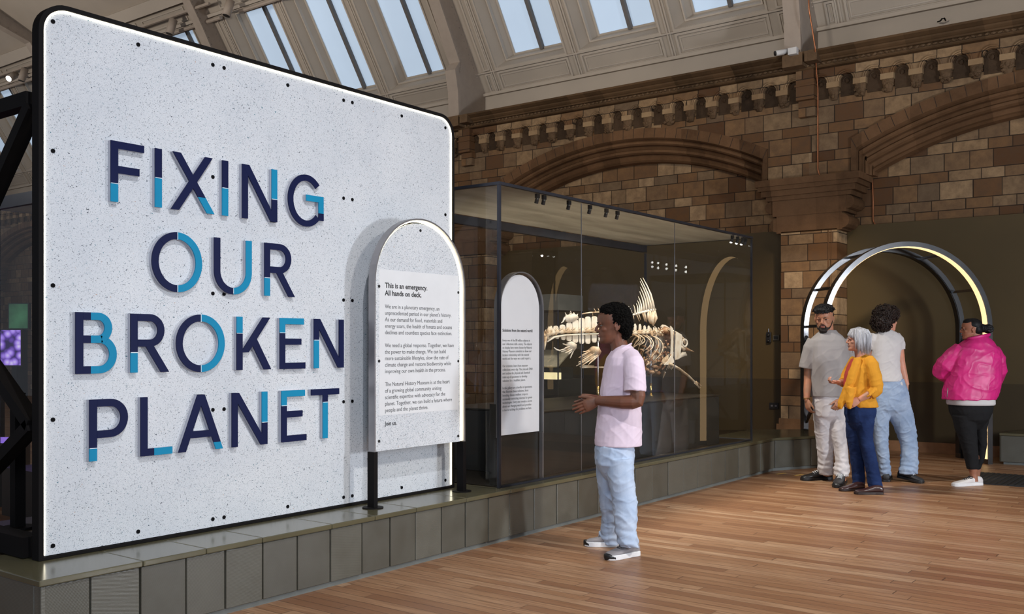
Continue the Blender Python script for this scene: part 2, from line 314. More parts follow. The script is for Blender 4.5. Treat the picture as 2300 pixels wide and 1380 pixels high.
# ------------------------------------------------------------------ mesh helpers
class MB:
    def __init__(s): s.v = []; s.f = []
    def add(s, vs, fs):
        o = len(s.v); s.v += [tuple(p) for p in vs]; s.f += [tuple(i+o for i in f) for f in fs]; return s
    def box(s, x0, x1, y0, y1, z0, z1, mtx=None):
        vs = [Vector((x, y, z)) for x in (x0, x1) for y in (y0, y1) for z in (z0, z1)]
        if mtx: vs = [mtx @ p for p in vs]
        return s.add(vs, [(0, 1, 3, 2), (4, 6, 7, 5), (0, 4, 5, 1), (2, 3, 7, 6), (0, 2, 6, 4), (1, 5, 7, 3)])
    def bar(s, a, b, w, d=None, up=(0, 0, 1)):
        a = Vector(a); b = Vector(b); d = d or w; t = (b-a).normalized(); u = Vector(up)
        if abs(t.dot(u)) > 0.98: u = Vector((1, 0, 0))
        n = t.cross(u).normalized(); m = n.cross(t).normalized()
        vs = [p+n*sx*w/2+m*sy*d/2 for p in (a, b) for sx, sy in ((-1, -1), (1, -1), (1, 1), (-1, 1))]
        return s.add(vs, [(3, 2, 1, 0), (4, 5, 6, 7), (0, 1, 5, 4), (1, 2, 6, 5), (2, 3, 7, 6), (3, 0, 4, 7)])
    def prism(s, pts, vec):
        n = len(pts); vec = Vector(vec); a = [Vector(p) for p in pts]
        return s.add(a+[p+vec for p in a], [tuple(range(n-1, -1, -1)), tuple(range(n, 2*n))]+[(i, (i+1) % n, n+(i+1) % n, n+i) for i in range(n)])
    def rings(s, rs, cap=True, closed=False):
        n = len(rs[0]); vs = [p for r in rs for p in r]; fs = []
        m = len(rs)
        for j in range(m if closed else m-1):
            for i in range(n):
                a = j*n+i; b = j*n+(i+1) % n; c = ((j+1) % m)*n+(i+1) % n; d = ((j+1) % m)*n+i
                fs.append((a, b, c, d))
        if cap and not closed:
            fs.append(tuple(range(n-1, -1, -1))); fs.append(tuple(range((m-1)*n, m*n)))
        return s.add(vs, fs)
    def tube(s, path, rad, seg=8, cap=True):
        path = [Vector(p) for p in path]; n = len(path)
        if not isinstance(rad, (list, tuple)): rad = [rad]*n
        rs = []; prev = None
        for i, p in enumerate(path):
            t = (path[min(i+1, n-1)]-path[max(i-1, 0)]).normalized()
            if prev is None:
                u = Vector((0, 0, 1)) if abs(t.z) < 0.9 else Vector((1, 0, 0)); nn = t.cross(u).normalized()
            else:
                nn = (prev-t*prev.dot(t)).normalized()
            prev = nn; m = t.cross(nn)
            r = rad[i]; ra, rb = r if isinstance(r, (tuple, list)) else (r, r)
            rs.append([p+nn*math.cos(2*PI*k/seg)*ra+m*math.sin(2*PI*k/seg)*rb for k in range(seg)])
        return s.rings(rs, cap)
    def ell(s, c, rx, ry, rz, seg=14, ring=9, mtx=None, rough=0.0, fr=8.0):
        c = Vector(c); rs = []
        for j in range(1, ring):
            th = PI*j/ring
            rs.append([Vector((math.sin(th)*math.cos(2*PI*i/seg), math.sin(th)*math.sin(2*PI*i/seg), -math.cos(th))) for i in range(seg)])
        pts = [Vector((0, 0, -1))]+[p for r in rs for p in r]+[Vector((0, 0, 1))]
        out = []
        for p in pts:
            k = 1.0+(rough*noise.noise(p*fr*0.5+c*3) if rough else 0)
            q = Vector((p.x*rx, p.y*ry, p.z*rz))*k
            if mtx: q = mtx @ q
            out.append(c+q)
        fs = [(0, 1+(i+1) % seg, 1+i) for i in range(seg)]
        for j in range(ring-2):
            for i in range(seg): fs.append((1+j*seg+i, 1+j*seg+(i+1) % seg, 1+(j+1)*seg+(i+1) % seg, 1+(j+1)*seg+i))
        L = len(out)-1; b = 1+(ring-2)*seg
        fs += [(b+i, b+(i+1) % seg, L) for i in range(seg)]
        return s.add(out, fs)
    def loft(s, secs, seg=24):
        """secs: (centre, half-width vector, half-depth vector, exponent)"""
        rs = []
        for c, a, b, n in secs:
            c, a, b = Vector(c), Vector(a), Vector(b); r = []
            for i in range(seg):
                t = 2*PI*i/seg; ct, sn = math.cos(t), math.sin(t)
                r.append(c+a*math.copysign(abs(ct)**(2/n), ct)+b*math.copysign(abs(sn)**(2/n), sn))
            rs.append(r)
        return s.rings(rs)
    def cyl(s, a, b, r, seg=16): return s.tube([a, b], r, seg)
    def build(s, name, mat, parent=None, smooth=False, bevel=0.0, label=None, world=True):
        me = bpy.data.meshes.new(name); me.from_pydata(s.v, [], s.f); me.validate()
        bm = bmesh.new(); bm.from_mesh(me); bmesh.ops.recalc_face_normals(bm, faces=bm.faces); bm.to_mesh(me); bm.free()
        o = bpy.data.objects.new(name, me); COL.objects.link(o)
        me.materials.append(mat)
        if smooth:
            for p in me.polygons: p.use_smooth = True
        if bevel:
            b = o.modifiers.new('bevel', 'BEVEL'); b.width = bevel; b.segments = 2; b.limit_method = 'ANGLE'
        if parent:
            o.parent = parent
            if world:
                mt = Matrix.Identity(4); p = parent
                while p: mt = p.matrix_parent_inverse @ mt if False else (p.matrix_basis @ mt if p.parent is None else p.matrix_parent_inverse @ p.matrix_basis @ mt); p = p.parent
                o.matrix_parent_inverse = mt.inverted()
        if label: o['label'] = label
        return o

def tag(o, label=None, cat=None, group=None, kind=None):
    if label: o['label'] = label
    if cat: o['category'] = cat
    if group: o['group'] = group
    if kind: o['kind'] = kind
    return o
def struct(o): o['kind'] = 'structure'; return o
def thing(name, label, cat, loc=(0, 0, 0), rz=0.0, group=None):
    o = bpy.data.objects.new(name, None); COL.objects.link(o); o.location = loc; o.rotation_euler = (0, 0, rz); o.empty_display_size = 0.1
    return tag(o, label, cat, group)
def copy_tree(o, parent=None):
    c = o.copy(); COL.objects.link(c)
    if parent is not None: c.parent = parent
    for ch in list(o.children): copy_tree(ch, c)
    return c
#@@PARTS
# ================================================================== SETTING
Yw, Yr = 13.30, 13.75
PER = 6.08; XC = -7.92
BAYS = [XC+PER*k for k in (2, 1, 0, -1, -2, -3, -4)]
fl = MB(); fl.add([(-36, -6, 0), (14, -6, 0), (14, 14.2, 0), (-36, 14.2, 0)], [(0, 1, 2, 3)])
struct(fl.build('floor', M['floor']))
wb = MB(); wb.box(-36, 14, Yr, Yr+0.3, 0, 5.6)
wall = struct(wb.build('wall_back', M['brick']))
wb = MB(); wb.box(14.0, 14.3, -6, 14.2, 0, 9.5); struct(wb.build('wall_right', M['brick_y']))

# ---- blind arch bay: spandrel, soffit and stepped mouldings
ZC, RE, HW, ZI = -0.665, 5.46, 2.45, 3.74
def arc_z(dx, r): return ZC+math.sqrt(r*r-dx*dx)
AMAX = math.asin(HW/RE)
def spandrel(xc):
    m = MB(); N = 28; r0 = RE-0.02
    half = PER/2
    xs = [xc-HW+2*HW*i/N for i in range(N+1)]
    for i in range(N):
        a, b = xs[i], xs[i+1]
        za, zb = arc_z(a-xc, r0), arc_z(b-xc, r0)
        m.add([(a, Yw, za), (b, Yw, zb), (b, Yw, 5.5), (a, Yw, 5.5)], [(0, 1, 2, 3)])
    for sgn in (-1, 1):
        x0 = xc+sgn*HW; x1 = xc+sgn*half
        m.add([(x0, Yw, ZI), (x1, Yw, ZI), (x1, Yw, 5.5), (x0, Yw, 5.5)], [(0, 1, 2, 3)])
        m.add([(x0, Yw, ZI), (x0, Yr, ZI), (x0, Yr, 4.3), (x0, Yw, 4.3)], [(0, 1, 2, 3)])
    return m
def arch_path(xc, r, a_end, n=36):
    pts = []
    xs = r*math.sin(a_end); zs = ZC+r*math.cos(a_end)
    for z in (ZI, (ZI+zs)/2): pts.append((xc-xs, z, -math.sin(a_end), 0))
    for i in range(n+1):
        a = -a_end+2*a_end*i/n; pts.append((xc+r*math.sin(a), ZC+r*math.cos(a), math.sin(a), math.cos(a)))
    for z in ((ZI+zs)/2, ZI): pts.append((xc+xs, z, math.sin(a_end), 0))
    return pts
PROF = [(0.0, 0.0), (0.0, -0.035), (-0.15, -0.035), (-0.165, 0.0), (-0.18, 0.05), (-0.20, 0.02), (-0.23, 0.02), (-0.25, 0.05), (-0.255, 0.12), (-0.29, 0.16), (-0.31, 0.13), (-0.345, 0.13), (-0.365, 0.17), (-0.37, 0.24),
        (-0.42, 0.28), (-0.445, 0.26), (-0.47, 0.30), (-0.475, 0.45), (0.0, 0.45)]
def archivolt(xc):
    m = MB(); rs = []
    base = arch_path(xc, RE, AMAX)
    for (x, z, nx, nz) in base:
        rs.append([Vector((x+nx*p, Yw+d, z+nz*p)) for p, d in PROF])
    m.rings(rs, cap=True)
    # joints between voussoirs are cut as thin grooves
    return m
def voussoir_joints(xc):
    m = MB(); n = 27
    for i in range(n+1):
        a = -AMAX+2*AMAX*i/n
        d = Vector((math.sin(a), 0, math.cos(a))); t = Vector((math.cos(a), 0, -math.sin(a)))
        c = Vector((xc, Yw-0.0365, ZC))
        p0 = c+d*(RE-0.002); p1 = c+d*(RE-0.148)
        m.prism([p0-t*0.004, p0+t*0.004, p1+t*0.004, p1-t*0.004], (0, 0.01, 0))
    return m
M['joint'] = plain('dark_joint', (0.035, 0.022, 0.014), 0.9)
def pilaster(xp):
    m = MB(); m.box(xp-0.395, xp+0.395, Yw-0.02, Yr, 0.0, 3.02); return m
def pil_strip(xp):
    m = MB(); m.box(xp+0.27, xp+0.285, Yw-0.028, Yw, 0.35, 3.0); m.box(xp+0.315, xp+0.32, Yw-0.028, Yw, 0.35, 3.0); m.box(xp-0.45, xp+0.45, Yw-0.05, Yr, 0, 0.32); m.box(xp-0.42, xp+0.42, Yw-0.035, Yr, 0.32, 0.40); return m
def capital(xp):
    m = MB(); y1 = Yr
    for z0, z1, hw, pr in ((3.0, 3.24, 0.46, 0.02), (3.24, 3.46, 0.52, 0.03), (3.46, 3.52, 0.60, 0.06), (3.52, 3.60, 0.66, 0.09), (3.60, 3.66, 0.70, 0.12), (3.66, 3.75, 0.735, 0.14)):
        m.box(xp-hw, xp+hw, Yw-pr, y1, z0, z1)
    # rounded corbel noses under the ends
    for sg in (-1, 1):
        m.tube([(xp+sg*0.46, Yw-0.015, 3.12), (xp+sg*0.46, y1, 3.12)], 0.10, 12); m.tube([(xp+sg*0.54, Yw-0.02, 3.37), (xp+sg*0.54, y1, 3.37)], 0.09, 12)
    return m
M['recess_shade'] = stone_mat('shaded_carved_stone', (0.022, 0.013, 0.007), (0.075, 0.046, 0.026), 10)  # mostly recess shade, painted into the weathered carved stone
CS = 0.3575
def corbel_plate(x, yb=Yw):
    """one small arch: plate with an arched hole, label moulding, abacus block and carved corbel"""
    m = MB(); y0, y1 = yb-0.075, yb; r = 0.098; zs = 5.0; h = CS/2; n = 10
    arc = [(x+r*math.cos(PI-PI*i/n), zs+r*math.sin(PI-PI*i/n)) for i in range(n+1)]
    top = 5.27
    for i in range(n):
        (xa, za), (xb, zb) = arc[i], arc[i+1]
        m.add([(xa, y0, za), (xb, y0, zb), (xb, y0, top), (xa, y0, top)], [(0, 1, 2, 3)])
        m.add([(xa, y0, za), (xa, y1, za), (xb, y1, zb), (xb, y0, zb)], [(0, 1, 2, 3)])
    for sx in (-1, 1):
        xa, xb = x+sx*r, x+sx*h
        m.add([(xa, y0, zs), (xb, y0, zs), (xb, y0, top), (xa, y0, top)], [(0, 1, 2, 3)])
        m.add([(xa, y0, zs), (xa, y1, zs), (xb, y1, zs), (xb, y0, zs)], [(0, 1, 2, 3)])
    m.tube([(x+(r+0.035)*math.cos(PI-PI*i/n), y0-0.006, zs+(r+0.035)*math.sin(PI-PI*i/n)) for i in range(n+1)], 0.014, 6)
    m.tube([(x+(r+0.010)*math.cos(PI-PI*i/n), y0-0.004, zs+(r+0.010)*math.sin(PI-PI*i/n)) for i in range(n+1)], 0.010, 6)
    return m
def corbel_head(x, k):
    m = MB(); y = Yw
    m.loft([((x, y-0.035, 4.925), (0.080, 0, 0), (0, 0.045, 0), 3), ((x, y-0.035, 4.87), (0.072, 0, 0), (0, 0.042, 0), 2.5), ((x, y-0.03, 4.81), (0.056, 0, 0), (0, 0.036, 0), 2.2), ((x, y-0.015, 4.765), (0.04, 0, 0), (0, 0.02, 0), 2)], 12)
    rr = random.Random(k)
    for q in range(9):
        a = rr.uniform(-1, 1); m.ell((x+a*0.06, y-0.068+abs(a)*0.02, rr.uniform(4.79, 4.91)), rr.uniform(0.018, 0.036), 0.022, rr.uniform(0.016, 0.032), 8, 6, rough=0.4)
    return m
def cornice_mesh(x0, x1):
    prof = [(Yw, 5.20), (Yw-0.165, 5.20), (Yw-0.185, 5.215), (Yw-0.185, 5.23), (Yw-0.16, 5.235), (Yw-0.16, 5.272), (Yw-0.20, 5.277), (Yw-0.21, 5.295), (Yw-0.23, 5.305), (Yw-0.255, 5.325), (Yw-0.265, 5.345), (Yw-0.285, 5.35), (Yw-0.345, 5.38), (Yw-0.355, 5.405), (Yw+0.55, 5.405), (Yw+0.55, 5.20)]
    m = MB(); m.prism([(x0, y, z) for y, z in prof], (x1-x0, 0, 0)); return m
def foliage(x0, x1):
    m = MB(); n = int((x1-x0)/0.075); rr = random.Random(3)
    for i in range(n):
        x = x0+(i+0.5)*(x1-x0)/n
        m.ell((x, Yw-0.172, 5.253+rr.uniform(-.004, .004)), 0.03, 0.016, 0.017, 8, 5, rough=0.35, fr=14, mtx=Matrix.Rotation(rr.uniform(-.5, .5), 3, 'Y'))
    return m
bay_parts = []
xc = XC; xp = XC-PER/2
bay_parts.append(spandrel(xc).build('spandrel', M['brick'], wall))
bay_parts.append(archivolt(xc).build('arch_moulding', M['voussoir'], wall))
bay_parts.append(voussoir_joints(xc).build('voussoir_joint', M['joint'], wall))
bay_parts.append(pilaster(xp).build('pilaster', M['brick'], wall))
bay_parts.append(pil_strip(xp).build('pilaster_moulding', M['voussoir'], wall))
bay_parts.append(capital(xp).build('pilaster_capital', M['voussoir'], wall))
ct = MB(); ab = MB(); hd = MB()
xs = [xp+0.18+CS*(k+0.5) for k in range(16)]
for k in range(17):
    x = xp+0.18+k*CS
    if x > xp+PER-0.1: break
    t = corbel_plate(x); ct.add(t.v, t.f)
for k in range(16):
    x = xp+0.18+CS/2+k*CS
    if x > xp+PER-0.3: break
    ab.box(x-0.085, x+0.085, Yw-0.09, Yw, 4.925, 5.0)
    t = corbel_head(x, k); hd.add(t.v, t.f)
rc = MB()
for k in range(17):
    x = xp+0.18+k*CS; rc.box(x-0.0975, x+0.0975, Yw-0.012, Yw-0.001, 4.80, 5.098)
    rr = random.Random(k+70)
    rc.tube([(x+0.062*math.cos(PI*q/8), Yw-0.014, 5.0+0.062*math.sin(PI*q/8)) for q in range(9)], 0.012, 6); rc.ell((x, Yw-0.014, 5.005), 0.034, 0.02, 0.034, 8, 6, rough=0.4)
bay_parts.append(rc.build('carved_arch_head', M['recess_shade'], wall))
# strip over the pier, running up through the table
ps = MB(); ps.box(xp-0.125, xp+0.125, Yw-0.16, Yw, 4.80, 5.21); ps.box(xp-0.115, xp+0.115, Yw-0.09, Yw, 4.58, 4.80); ps.box(xp-0.14, xp+0.14, Yw-0.175, Yw, 4.985, 5.01)
bay_parts += [ct.build('corbel_arch', M['brick'], wall), ab.build('corbel_abacus', M['abacus'], wall), hd.build('carved_corbel', M['carved'], wall), ps.build('corbel_pier', M['brick'], wall)]
cor = cornice_mesh(xp, xp+PER).build('cornice', M['cornice'], wall); fo = foliage(xp, xp+PER).build('foliage_band', M['carved'], wall)
cb = MB(); cb.box(xp-0.24, xp+0.04, Yw-0.365, Yw, 5.225, 5.402); cb.box(xp+0.07, xp+0.24, Yw-0.365, Yw, 5.26, 5.402)
bay_parts += [cor, fo, cb.build('rib_bearing_stone', M['carved'], wall)]
for p in bay_parts:
    p['kind'] = 'structure'
    for k, b in enumerate(BAYS):
        if abs(b-XC) < .01: continue
        c = p.copy(); c.location.x = b-XC; COL.objects.link(c)
# olive lining boards inside the recesses, up to 3.08 m, darker below 0.94 m, oak skirting
for k, b in enumerate(BAYS[:5]):
    x0, x1 = b-PER/2+0.40, b+PER/2-0.40
    t = MB(); t.box(x0, x1, Yr-0.06, Yr, 0.935, 3.085); struct(t.build('wall_lining', M['olive'], wall))
    t = MB(); t.box(x0, x1, Yr-0.064, Yr, 0.14, 0.935); struct(t.build('wall_lining_dado', M['olive2'], wall))
    t = MB(); t.box(x0, x1, Yr-0.085, Yr, 0.0, 0.14); struct(t.build('skirting_board', M['skirting'], wall))

# ---- roof
RA = math.radians(57); RY, RZ = 13.8, 5.963
def R(x, s_, off=0.0): return Vector((x, RY-s_*math.cos(RA)+off*math.sin(RA), RZ+s_*math.sin(RA)+off*math.cos(RA)))
ceil = MB()
ceil.add([(-36, 13.8, 5.3), (14, 13.8, 5.3), (14, 13.8, 5.963), (-36, 13.8, 5.963)], [(0, 1, 2, 3)])
up = [R(0, 3.3), Vector((0, 9.2, 10.0)), Vector((0, 0.5, 10.0)), Vector((0, -4.5, 6.2))]
for a, b in zip(up[:-1], up[1:]):
    ceil.add([(-36, a.y, a.z), (14, a.y, a.z), (14, b.y, b.z), (-36, b.y, b.z)], [(0, 1, 2, 3)])
ceiling = struct(ceil.build('ceiling', M['plaster']))
def rquad(m, x0, x1, s0, s1, off=0.0): m.add([R(x0, s0, off), R(x1, s0, off), R(x1, s1, off), R(x0, s1, off)], [(0, 1, 2, 3)])
def rbox(m, x0, x1, s0, s1, o0, o1):
    m.add([R(x, s_, o) for x in (x0, x1) for s_ in (s0, s1) for o in (o0, o1)], [(0, 1, 3, 2), (4, 6, 7, 5), (0, 4, 5, 1), (2, 3, 7, 6), (0, 2, 6, 4), (1, 5, 7, 3)])
def rframe(m, x0, x1, s0, s1, wd, o0, o1):
    rbox(m, x0, x1, s0, s0+wd, o0, o1); rbox(m, x0, x1, s1-wd, s1, o0, o1); rbox(m, x0, x0+wd, s0+wd, s1-wd, o0, o1); rbox(m, x1-wd, x1, s0+wd, s1-wd, o0, o1)
OPEN = [(-2.64, -1.20), (-0.90, 0.56), (0.84, 2.30)]; S0, S1 = 0.42, 2.62; GO = 0.37
rs_, gl_, br_, mo_ = MB(), MB(), MB(), MB()
h = PER/2
rquad(rs_, xc-h, xc+h, -0.05, S0); rquad(rs_, xc-h, xc+h, S1, 3.35)
prev = xc-h
for i, (a, b) in enumerate(OPEN):
    a += xc; b += xc
    rquad(rs_, prev, a, S0, S1); prev = b
    ga, gb, g0, g1 = a+0.19, b-0.16, S0+0.07, S1-0.10
    P = [R(a, S0), R(b, S0), R(b, S1), R(a, S1)]; Q = [R(ga, g0, GO), R(gb, g0, GO), R(gb, g1, GO), R(ga, g1, GO)]
    for j in range(4):
        # two-step reveal with a moulded edge
        m0 = P[j].lerp(Q[j], 0.55); m1 = P[(j+1) % 4].lerp(Q[(j+1) % 4], 0.55)
        rs_.add([P[j], P[(j+1) % 4], m1, m0], [(0, 1, 2, 3)]); rs_.add([m0, m1, Q[(j+1) % 4], Q[j]], [(0, 1, 2, 3)])
    w_ = MB(); rquad(w_, ga-0.02, gb+0.02, g0-0.02, g1+0.02, GO+0.01); gl_.add(w_.v, w_.f)
    bx = ga+0.56*(gb-ga); rbox(br_, bx-0.032, bx+0.032, g0, g1, GO-0.07, GO)
    rframe(mo_, a-0.035, b+0.035, S0-0.035, S1+0.035, 0.03, -0.03, 0.01); rframe(mo_, a+0.10, b-0.09, S0+0.035, S1-0.055, 0.025, GO*0.5-0.02, GO*0.5+0.05); rframe(mo_, ga-0.01, gb+0.01, g0-0.01, g1+0.01, 0.03, GO-0.03, GO)
    # mullion ribs and panel below
    for dx in (-0.10, -0.145): rbox(mo_, a+dx-0.012, a+dx+0.012, -0.03, S1, -0.022, 0.01)
    rframe(mo_, a-0.03, b+0.03, 0.0, 0.345, 0.035, -0.028, 0.01); rframe(mo_, a+0.03, b-0.03, 0.06, 0.285, 0.022, -0.014, 0.01)
    rframe(mo_, a-0.03, b+0.03, 2.74, 3.02, 0.03, -0.028, 0.01)
rquad(rs_, prev, xc+h, S0, S1)
for x0, x1 in ((xc-h+0.10, xc-2.80), (xc+2.46, xc+h-0.13)):
    if x1-x0 > 0.08:
        rframe(mo_, x0, x1, 0.0, 0.345, 0.03, -0.028, 0.01); rframe(mo_, x0, x1, 0.40, S1, 0.03, -0.028, 0.01); rframe(mo_, x0+0.04, x1-0.04, 0.05, 0.30, 0.015, -0.014, 0.01)
rbox(mo_, xc-h, xc+h, 0.36, 0.385, -0.035, 0.01); rbox(mo_, xc-h, xc+h, -0.03, -0.005, -0.035, 0.01)
rbox(mo_, xc-h, xc+h, 3.10, 3.35, -0.22, 0.01); rbox(mo_, xc-h, xc+h, 2.66, 2.72, -0.10, 0.01)
# riveted curved iron rib on each pier line
ir = MB(); xr = xc-h-0.12
path = [(13.02, 5.56, 0.36), (12.98, 5.9, 0.36)]
rib_pts = [Vector((0, 13.03, 5.405)), Vector((0, 13.01, 5.85)), Vector((0, 12.93, 6.2)), R(0, 0.75, -0.42), R(0, 1.6, -0.38), R(0, 2.6, -0.33), R(0, 3.4, -0.33), Vector((0, 10.4, 9.05)), Vector((0, 9.0, 9.75)), Vector((0, 6.0, 9.9)), Vector((0, 0.5, 9.8))]
rib_bk = [Vector((0, 13.85, 5.405)), Vector((0, 13.84, 5.85)), Vector((0, 13.72, 6.2)), R(0, 0.75, 0.02), R(0, 1.6, 0.02), R(0, 2.6, 0.02), R(0, 3.4, 0.02), Vector((0, 10.55, 9.42)), Vector((0, 9.0, 10.05)), Vector((0, 6.0, 10.1)), Vector((0, 0.5, 10.05))]
ir.rings([[Vector((xr-0.07, a.y, a.z)), Vector((xr+0.07, a.y, a.z)), Vector((xr+0.07, b.y, b.z)), Vector((xr-0.07, b.y, b.z))] for a, b in zip(rib_pts, rib_bk)])
rib_in = [p.lerp(q, 0.05) for p, q in zip(rib_pts, rib_bk)]
ir.rings([[Vector((xr-0.115, a.y, a.z)), Vector((xr+0.115, a.y, a.z)), Vector((xr+0.115, b.y, b.z)), Vector((xr-0.115, b.y, b.z))] for a, b in zip([p.lerp(q, -0.03) for p, q in zip(rib_pts, rib_bk)], rib_in)])
rv = MB()
for j in range(2, len(rib_pts)-3):
    for q in range(7):
        t_ = q/7; a = rib_pts[j].lerp(rib_pts[j+1], t_); b = rib_bk[j].lerp(rib_bk[j+1], t_)
        for f_ in (0.2, 0.8):
            c = a.lerp(b, f_)
            for sx in (-1, 1): rv.ell((xr+sx*0.07, c.y, c.z), 0.016, 0.014, 0.014, 6, 4)
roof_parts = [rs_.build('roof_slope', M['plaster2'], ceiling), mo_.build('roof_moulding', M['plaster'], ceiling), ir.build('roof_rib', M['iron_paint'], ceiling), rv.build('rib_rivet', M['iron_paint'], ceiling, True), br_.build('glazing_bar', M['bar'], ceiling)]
for p in roof_parts:
    p['kind'] = 'structure'
    for b in BAYS:
        if abs(b-XC) < .01: continue
        c = p.copy(); c.location.x = b-XC; COL.objects.link(c)
wn = 0
g0_ = gl_.build('window_1', M['skylight']); 
bpy.data.objects.remove(g0_)
for b in BAYS:
    for i in range(3):
        wn += 1; w_ = MB(); a_, b_ = OPEN[i]; rquad(w_, b+a_+0.17, b+b_-0.14, S0+0.05, S1-0.08, GO+0.01)
        q = w_.v; w_.add([tuple(Vector(p)+Vector((0, 0.03*math.sin(RA), 0.03*math.cos(RA)))) for p in q[:4]], [(3, 2, 1, 0)])
        struct(w_.build('window_%d' % wn, M['skylight'])); 
# plain fillet strip on the fascia
t = MB(); t.box(-36, 14, 13.74, 13.8, 5.90, 5.95); struct(t.build('trim_1', M['plaster']))

# ceiling track with spotlights
def track(x0, x1, name_lab):
    o = thing('lighting_track', name_lab, 'light track', R((x0+x1)/2, 2.9, -0.30))
    m = MB(); a = R(x0, 2.92, -0.28); b = R(x1, 2.92, -0.28); m.bar(a, b, 0.05); m.build('rail', M['iron_paint'], o)
    for k in range(4):
        f_ = (k+0.5)/4; c = a.lerp(b, f_); h_ = MB(); h_.bar(c, c+Vector((0, 0.22, 0.10)), 0.015); h_.build('hanger', M['iron_paint'], o)
    t = MB(); t.tube([R(x0, 2.60, -0.16), R(x1, 2.60, -0.16)], 0.04, 8); t.build('conduit', M['iron_paint'], o)
M['lens'] = emis('lit_lens', (1.0, 0.97, 0.9), 6.0)
def spot(u, v, lit, label):
    # on the track plane (s = 2.75, 0.35 m inside the slope)
    r = ray(u, v); n = Vector((0, math.sin(RA), math.cos(RA))); p0 = R(0, 2.75, -0.42)
    t_ = n.dot(p0-Vector((0, 0, CH)))/n.dot(Vector(r)); c = Vector(r)*t_+Vector((0, 0, CH))
    o = thing('ceiling_spotlight', label, 'spotlight', c, 0, 'spotlights on the ceiling tracks')
    ax = Vector((-0.12, -0.25, -1)).normalized() if not lit else Vector((0.35, -0.75, -0.55)).normalized()
    m = MB(); m.tube([c-ax*0.16, c-ax*0.155, c+ax*0.16], [0.07, 0.085, 0.085], 16, True); m.build('lamp_housing', M['iron_paint'], o, True)
    m = MB(); m.tube([c+ax*0.161, c+ax*0.163], 0.072, 16); m.build('lens', M['lens'] if lit else M['black_plastic'], o)
    m = MB(); m.bar(c-ax*0.05+Vector((0, 0.08, 0)), R(c.x, 2.92, -0.28), 0.025); m.build('bracket', M['iron_paint'], o)
track(-20.0, -16.6, 'long light track on the ceiling above the sign'); track(-27.0, -23.2, 'light track on the ceiling at far left edge'); track(-16.0, -14.6, 'short light track on the ceiling above a skylight')
spot(385, 60, False, 'unlit grey cylinder spotlight second from right on the ceiling tracks'); spot(513, 18, False, 'unlit grey cylinder spotlight rightmost on the ceiling tracks')
spot(52, 168, False, 'unlit grey cylinder spotlight beside the lit one at far left'); spot(28, 172, True, 'spotlight with glowing white lens at far left of ceiling')
# ================================================================== PLINTH
PX, PZ = -4.30, 0.374
pl = thing('display_plinth', 'long low olive tiled plinth under the title sign and glass case', 'plinth', (PX, 6.4, 0))
OUT = [(-4.30, 2.215), (-4.30, 10.66), (-3.93, 11.36), (-4.42, 12.02), (-5.95, 10.55), (-5.95, 2.215)]
m = MB(); inset = [(-4.335, 2.25), (-4.335, 10.64), (-3.97, 11.35), (-4.41, 11.96), (-5.91, 10.53), (-5.91, 2.25)]
m.prism([(x, y, 0.0) for x, y in inset], (0, 0, 0.345)); m.build('plinth_core', M['kick'], pl)
m = MB(); m.prism([(x*1.0, y, 0.0) for x, y in [(-4.325, 2.24), (-4.325, 10.65), (-3.955, 11.355), (-4.41, 11.98), (-5.92, 10.54), (-5.92, 2.24)]], (0, 0, 0.035)); m.build('kick_strip', M['kick'], pl)
def facetile(p, q, k):
    """tile standing on the plinth face between ground points p and q"""
    p, q = Vector((p[0], p[1], 0)), Vector((q[0], q[1], 0)); t = (q-p).normalized(); n = Vector((t.y, -t.x, 0))
    p = p+t*0.004; q = q-t*0.004; n0 = n*(-0.028); n1 = n*(random.uniform(-0.008, -0.003))
    m = MB(); z0, z1 = 0.032, 0.342
    m.add([p+n0+Vector((0, 0, z0)), q+n0+Vector((0, 0, z0)), q+n0+Vector((0, 0, z1)), p+n0+Vector((0, 0, z1)), p+n1+Vector((0, 0, z0)), q+n1+Vector((0, 0, z0)), q+n1+Vector((0, 0, z1)), p+n1+Vector((0, 0, z1))],
          [(0, 3, 2, 1), (4, 5, 6, 7), (0, 1, 5, 4), (1, 2, 6, 5), (2, 3, 7, 6), (3, 0, 4, 7)])
    m.build('face_tile', M['tile'], pl, bevel=0.004)
ty = [2.215, 2.455, 2.711, 2.968, 3.206, 3.45, 3.694, 3.943, 4.199, 4.442, 4.676, 4.931, 5.179, 5.433, 5.678, 5.989, 6.288, 6.588, 6.89, 7.20, 7.504, 7.808, 8.112, 8.425, 8.726, 9.033, 9.35, 9.675, 9.96, 10.251, 10.66]
for a, b in zip(ty[:-1], ty[1:]): facetile((PX, a), (PX, b), 0)
def along(p, q, n): return [(p[0]+(q[0]-p[0])*i/n, p[1]+(q[1]-p[1])*i/n) for i in range(n+1)]
for pts in (along(OUT[1], OUT[2], 3), along(OUT[2], OUT[3], 3), along((-4.368, 2.215), (-4.30, 2.215), 1), along((-4.72, 2.215), (-4.368, 2.215), 1), along((-5.95, 2.215), (-4.72, 2.215), 4)):
    for a, b in zip(pts[:-1], pts[1:]): facetile(a, b, 0)
sy = [2.205, 2.718, 3.079, 3.438, 3.943, 4.297, 4.671, 5.174, 5.675, 6.985, 8.425, 9.60]
for a, b in zip(sy[:-1], sy[1:]):
    m = MB(); m.box(-4.98, PX+0.008, a+0.0015, b-0.0015, 0.345, PZ); m.build('top_slab', M['slab'], pl, bevel=0.005)
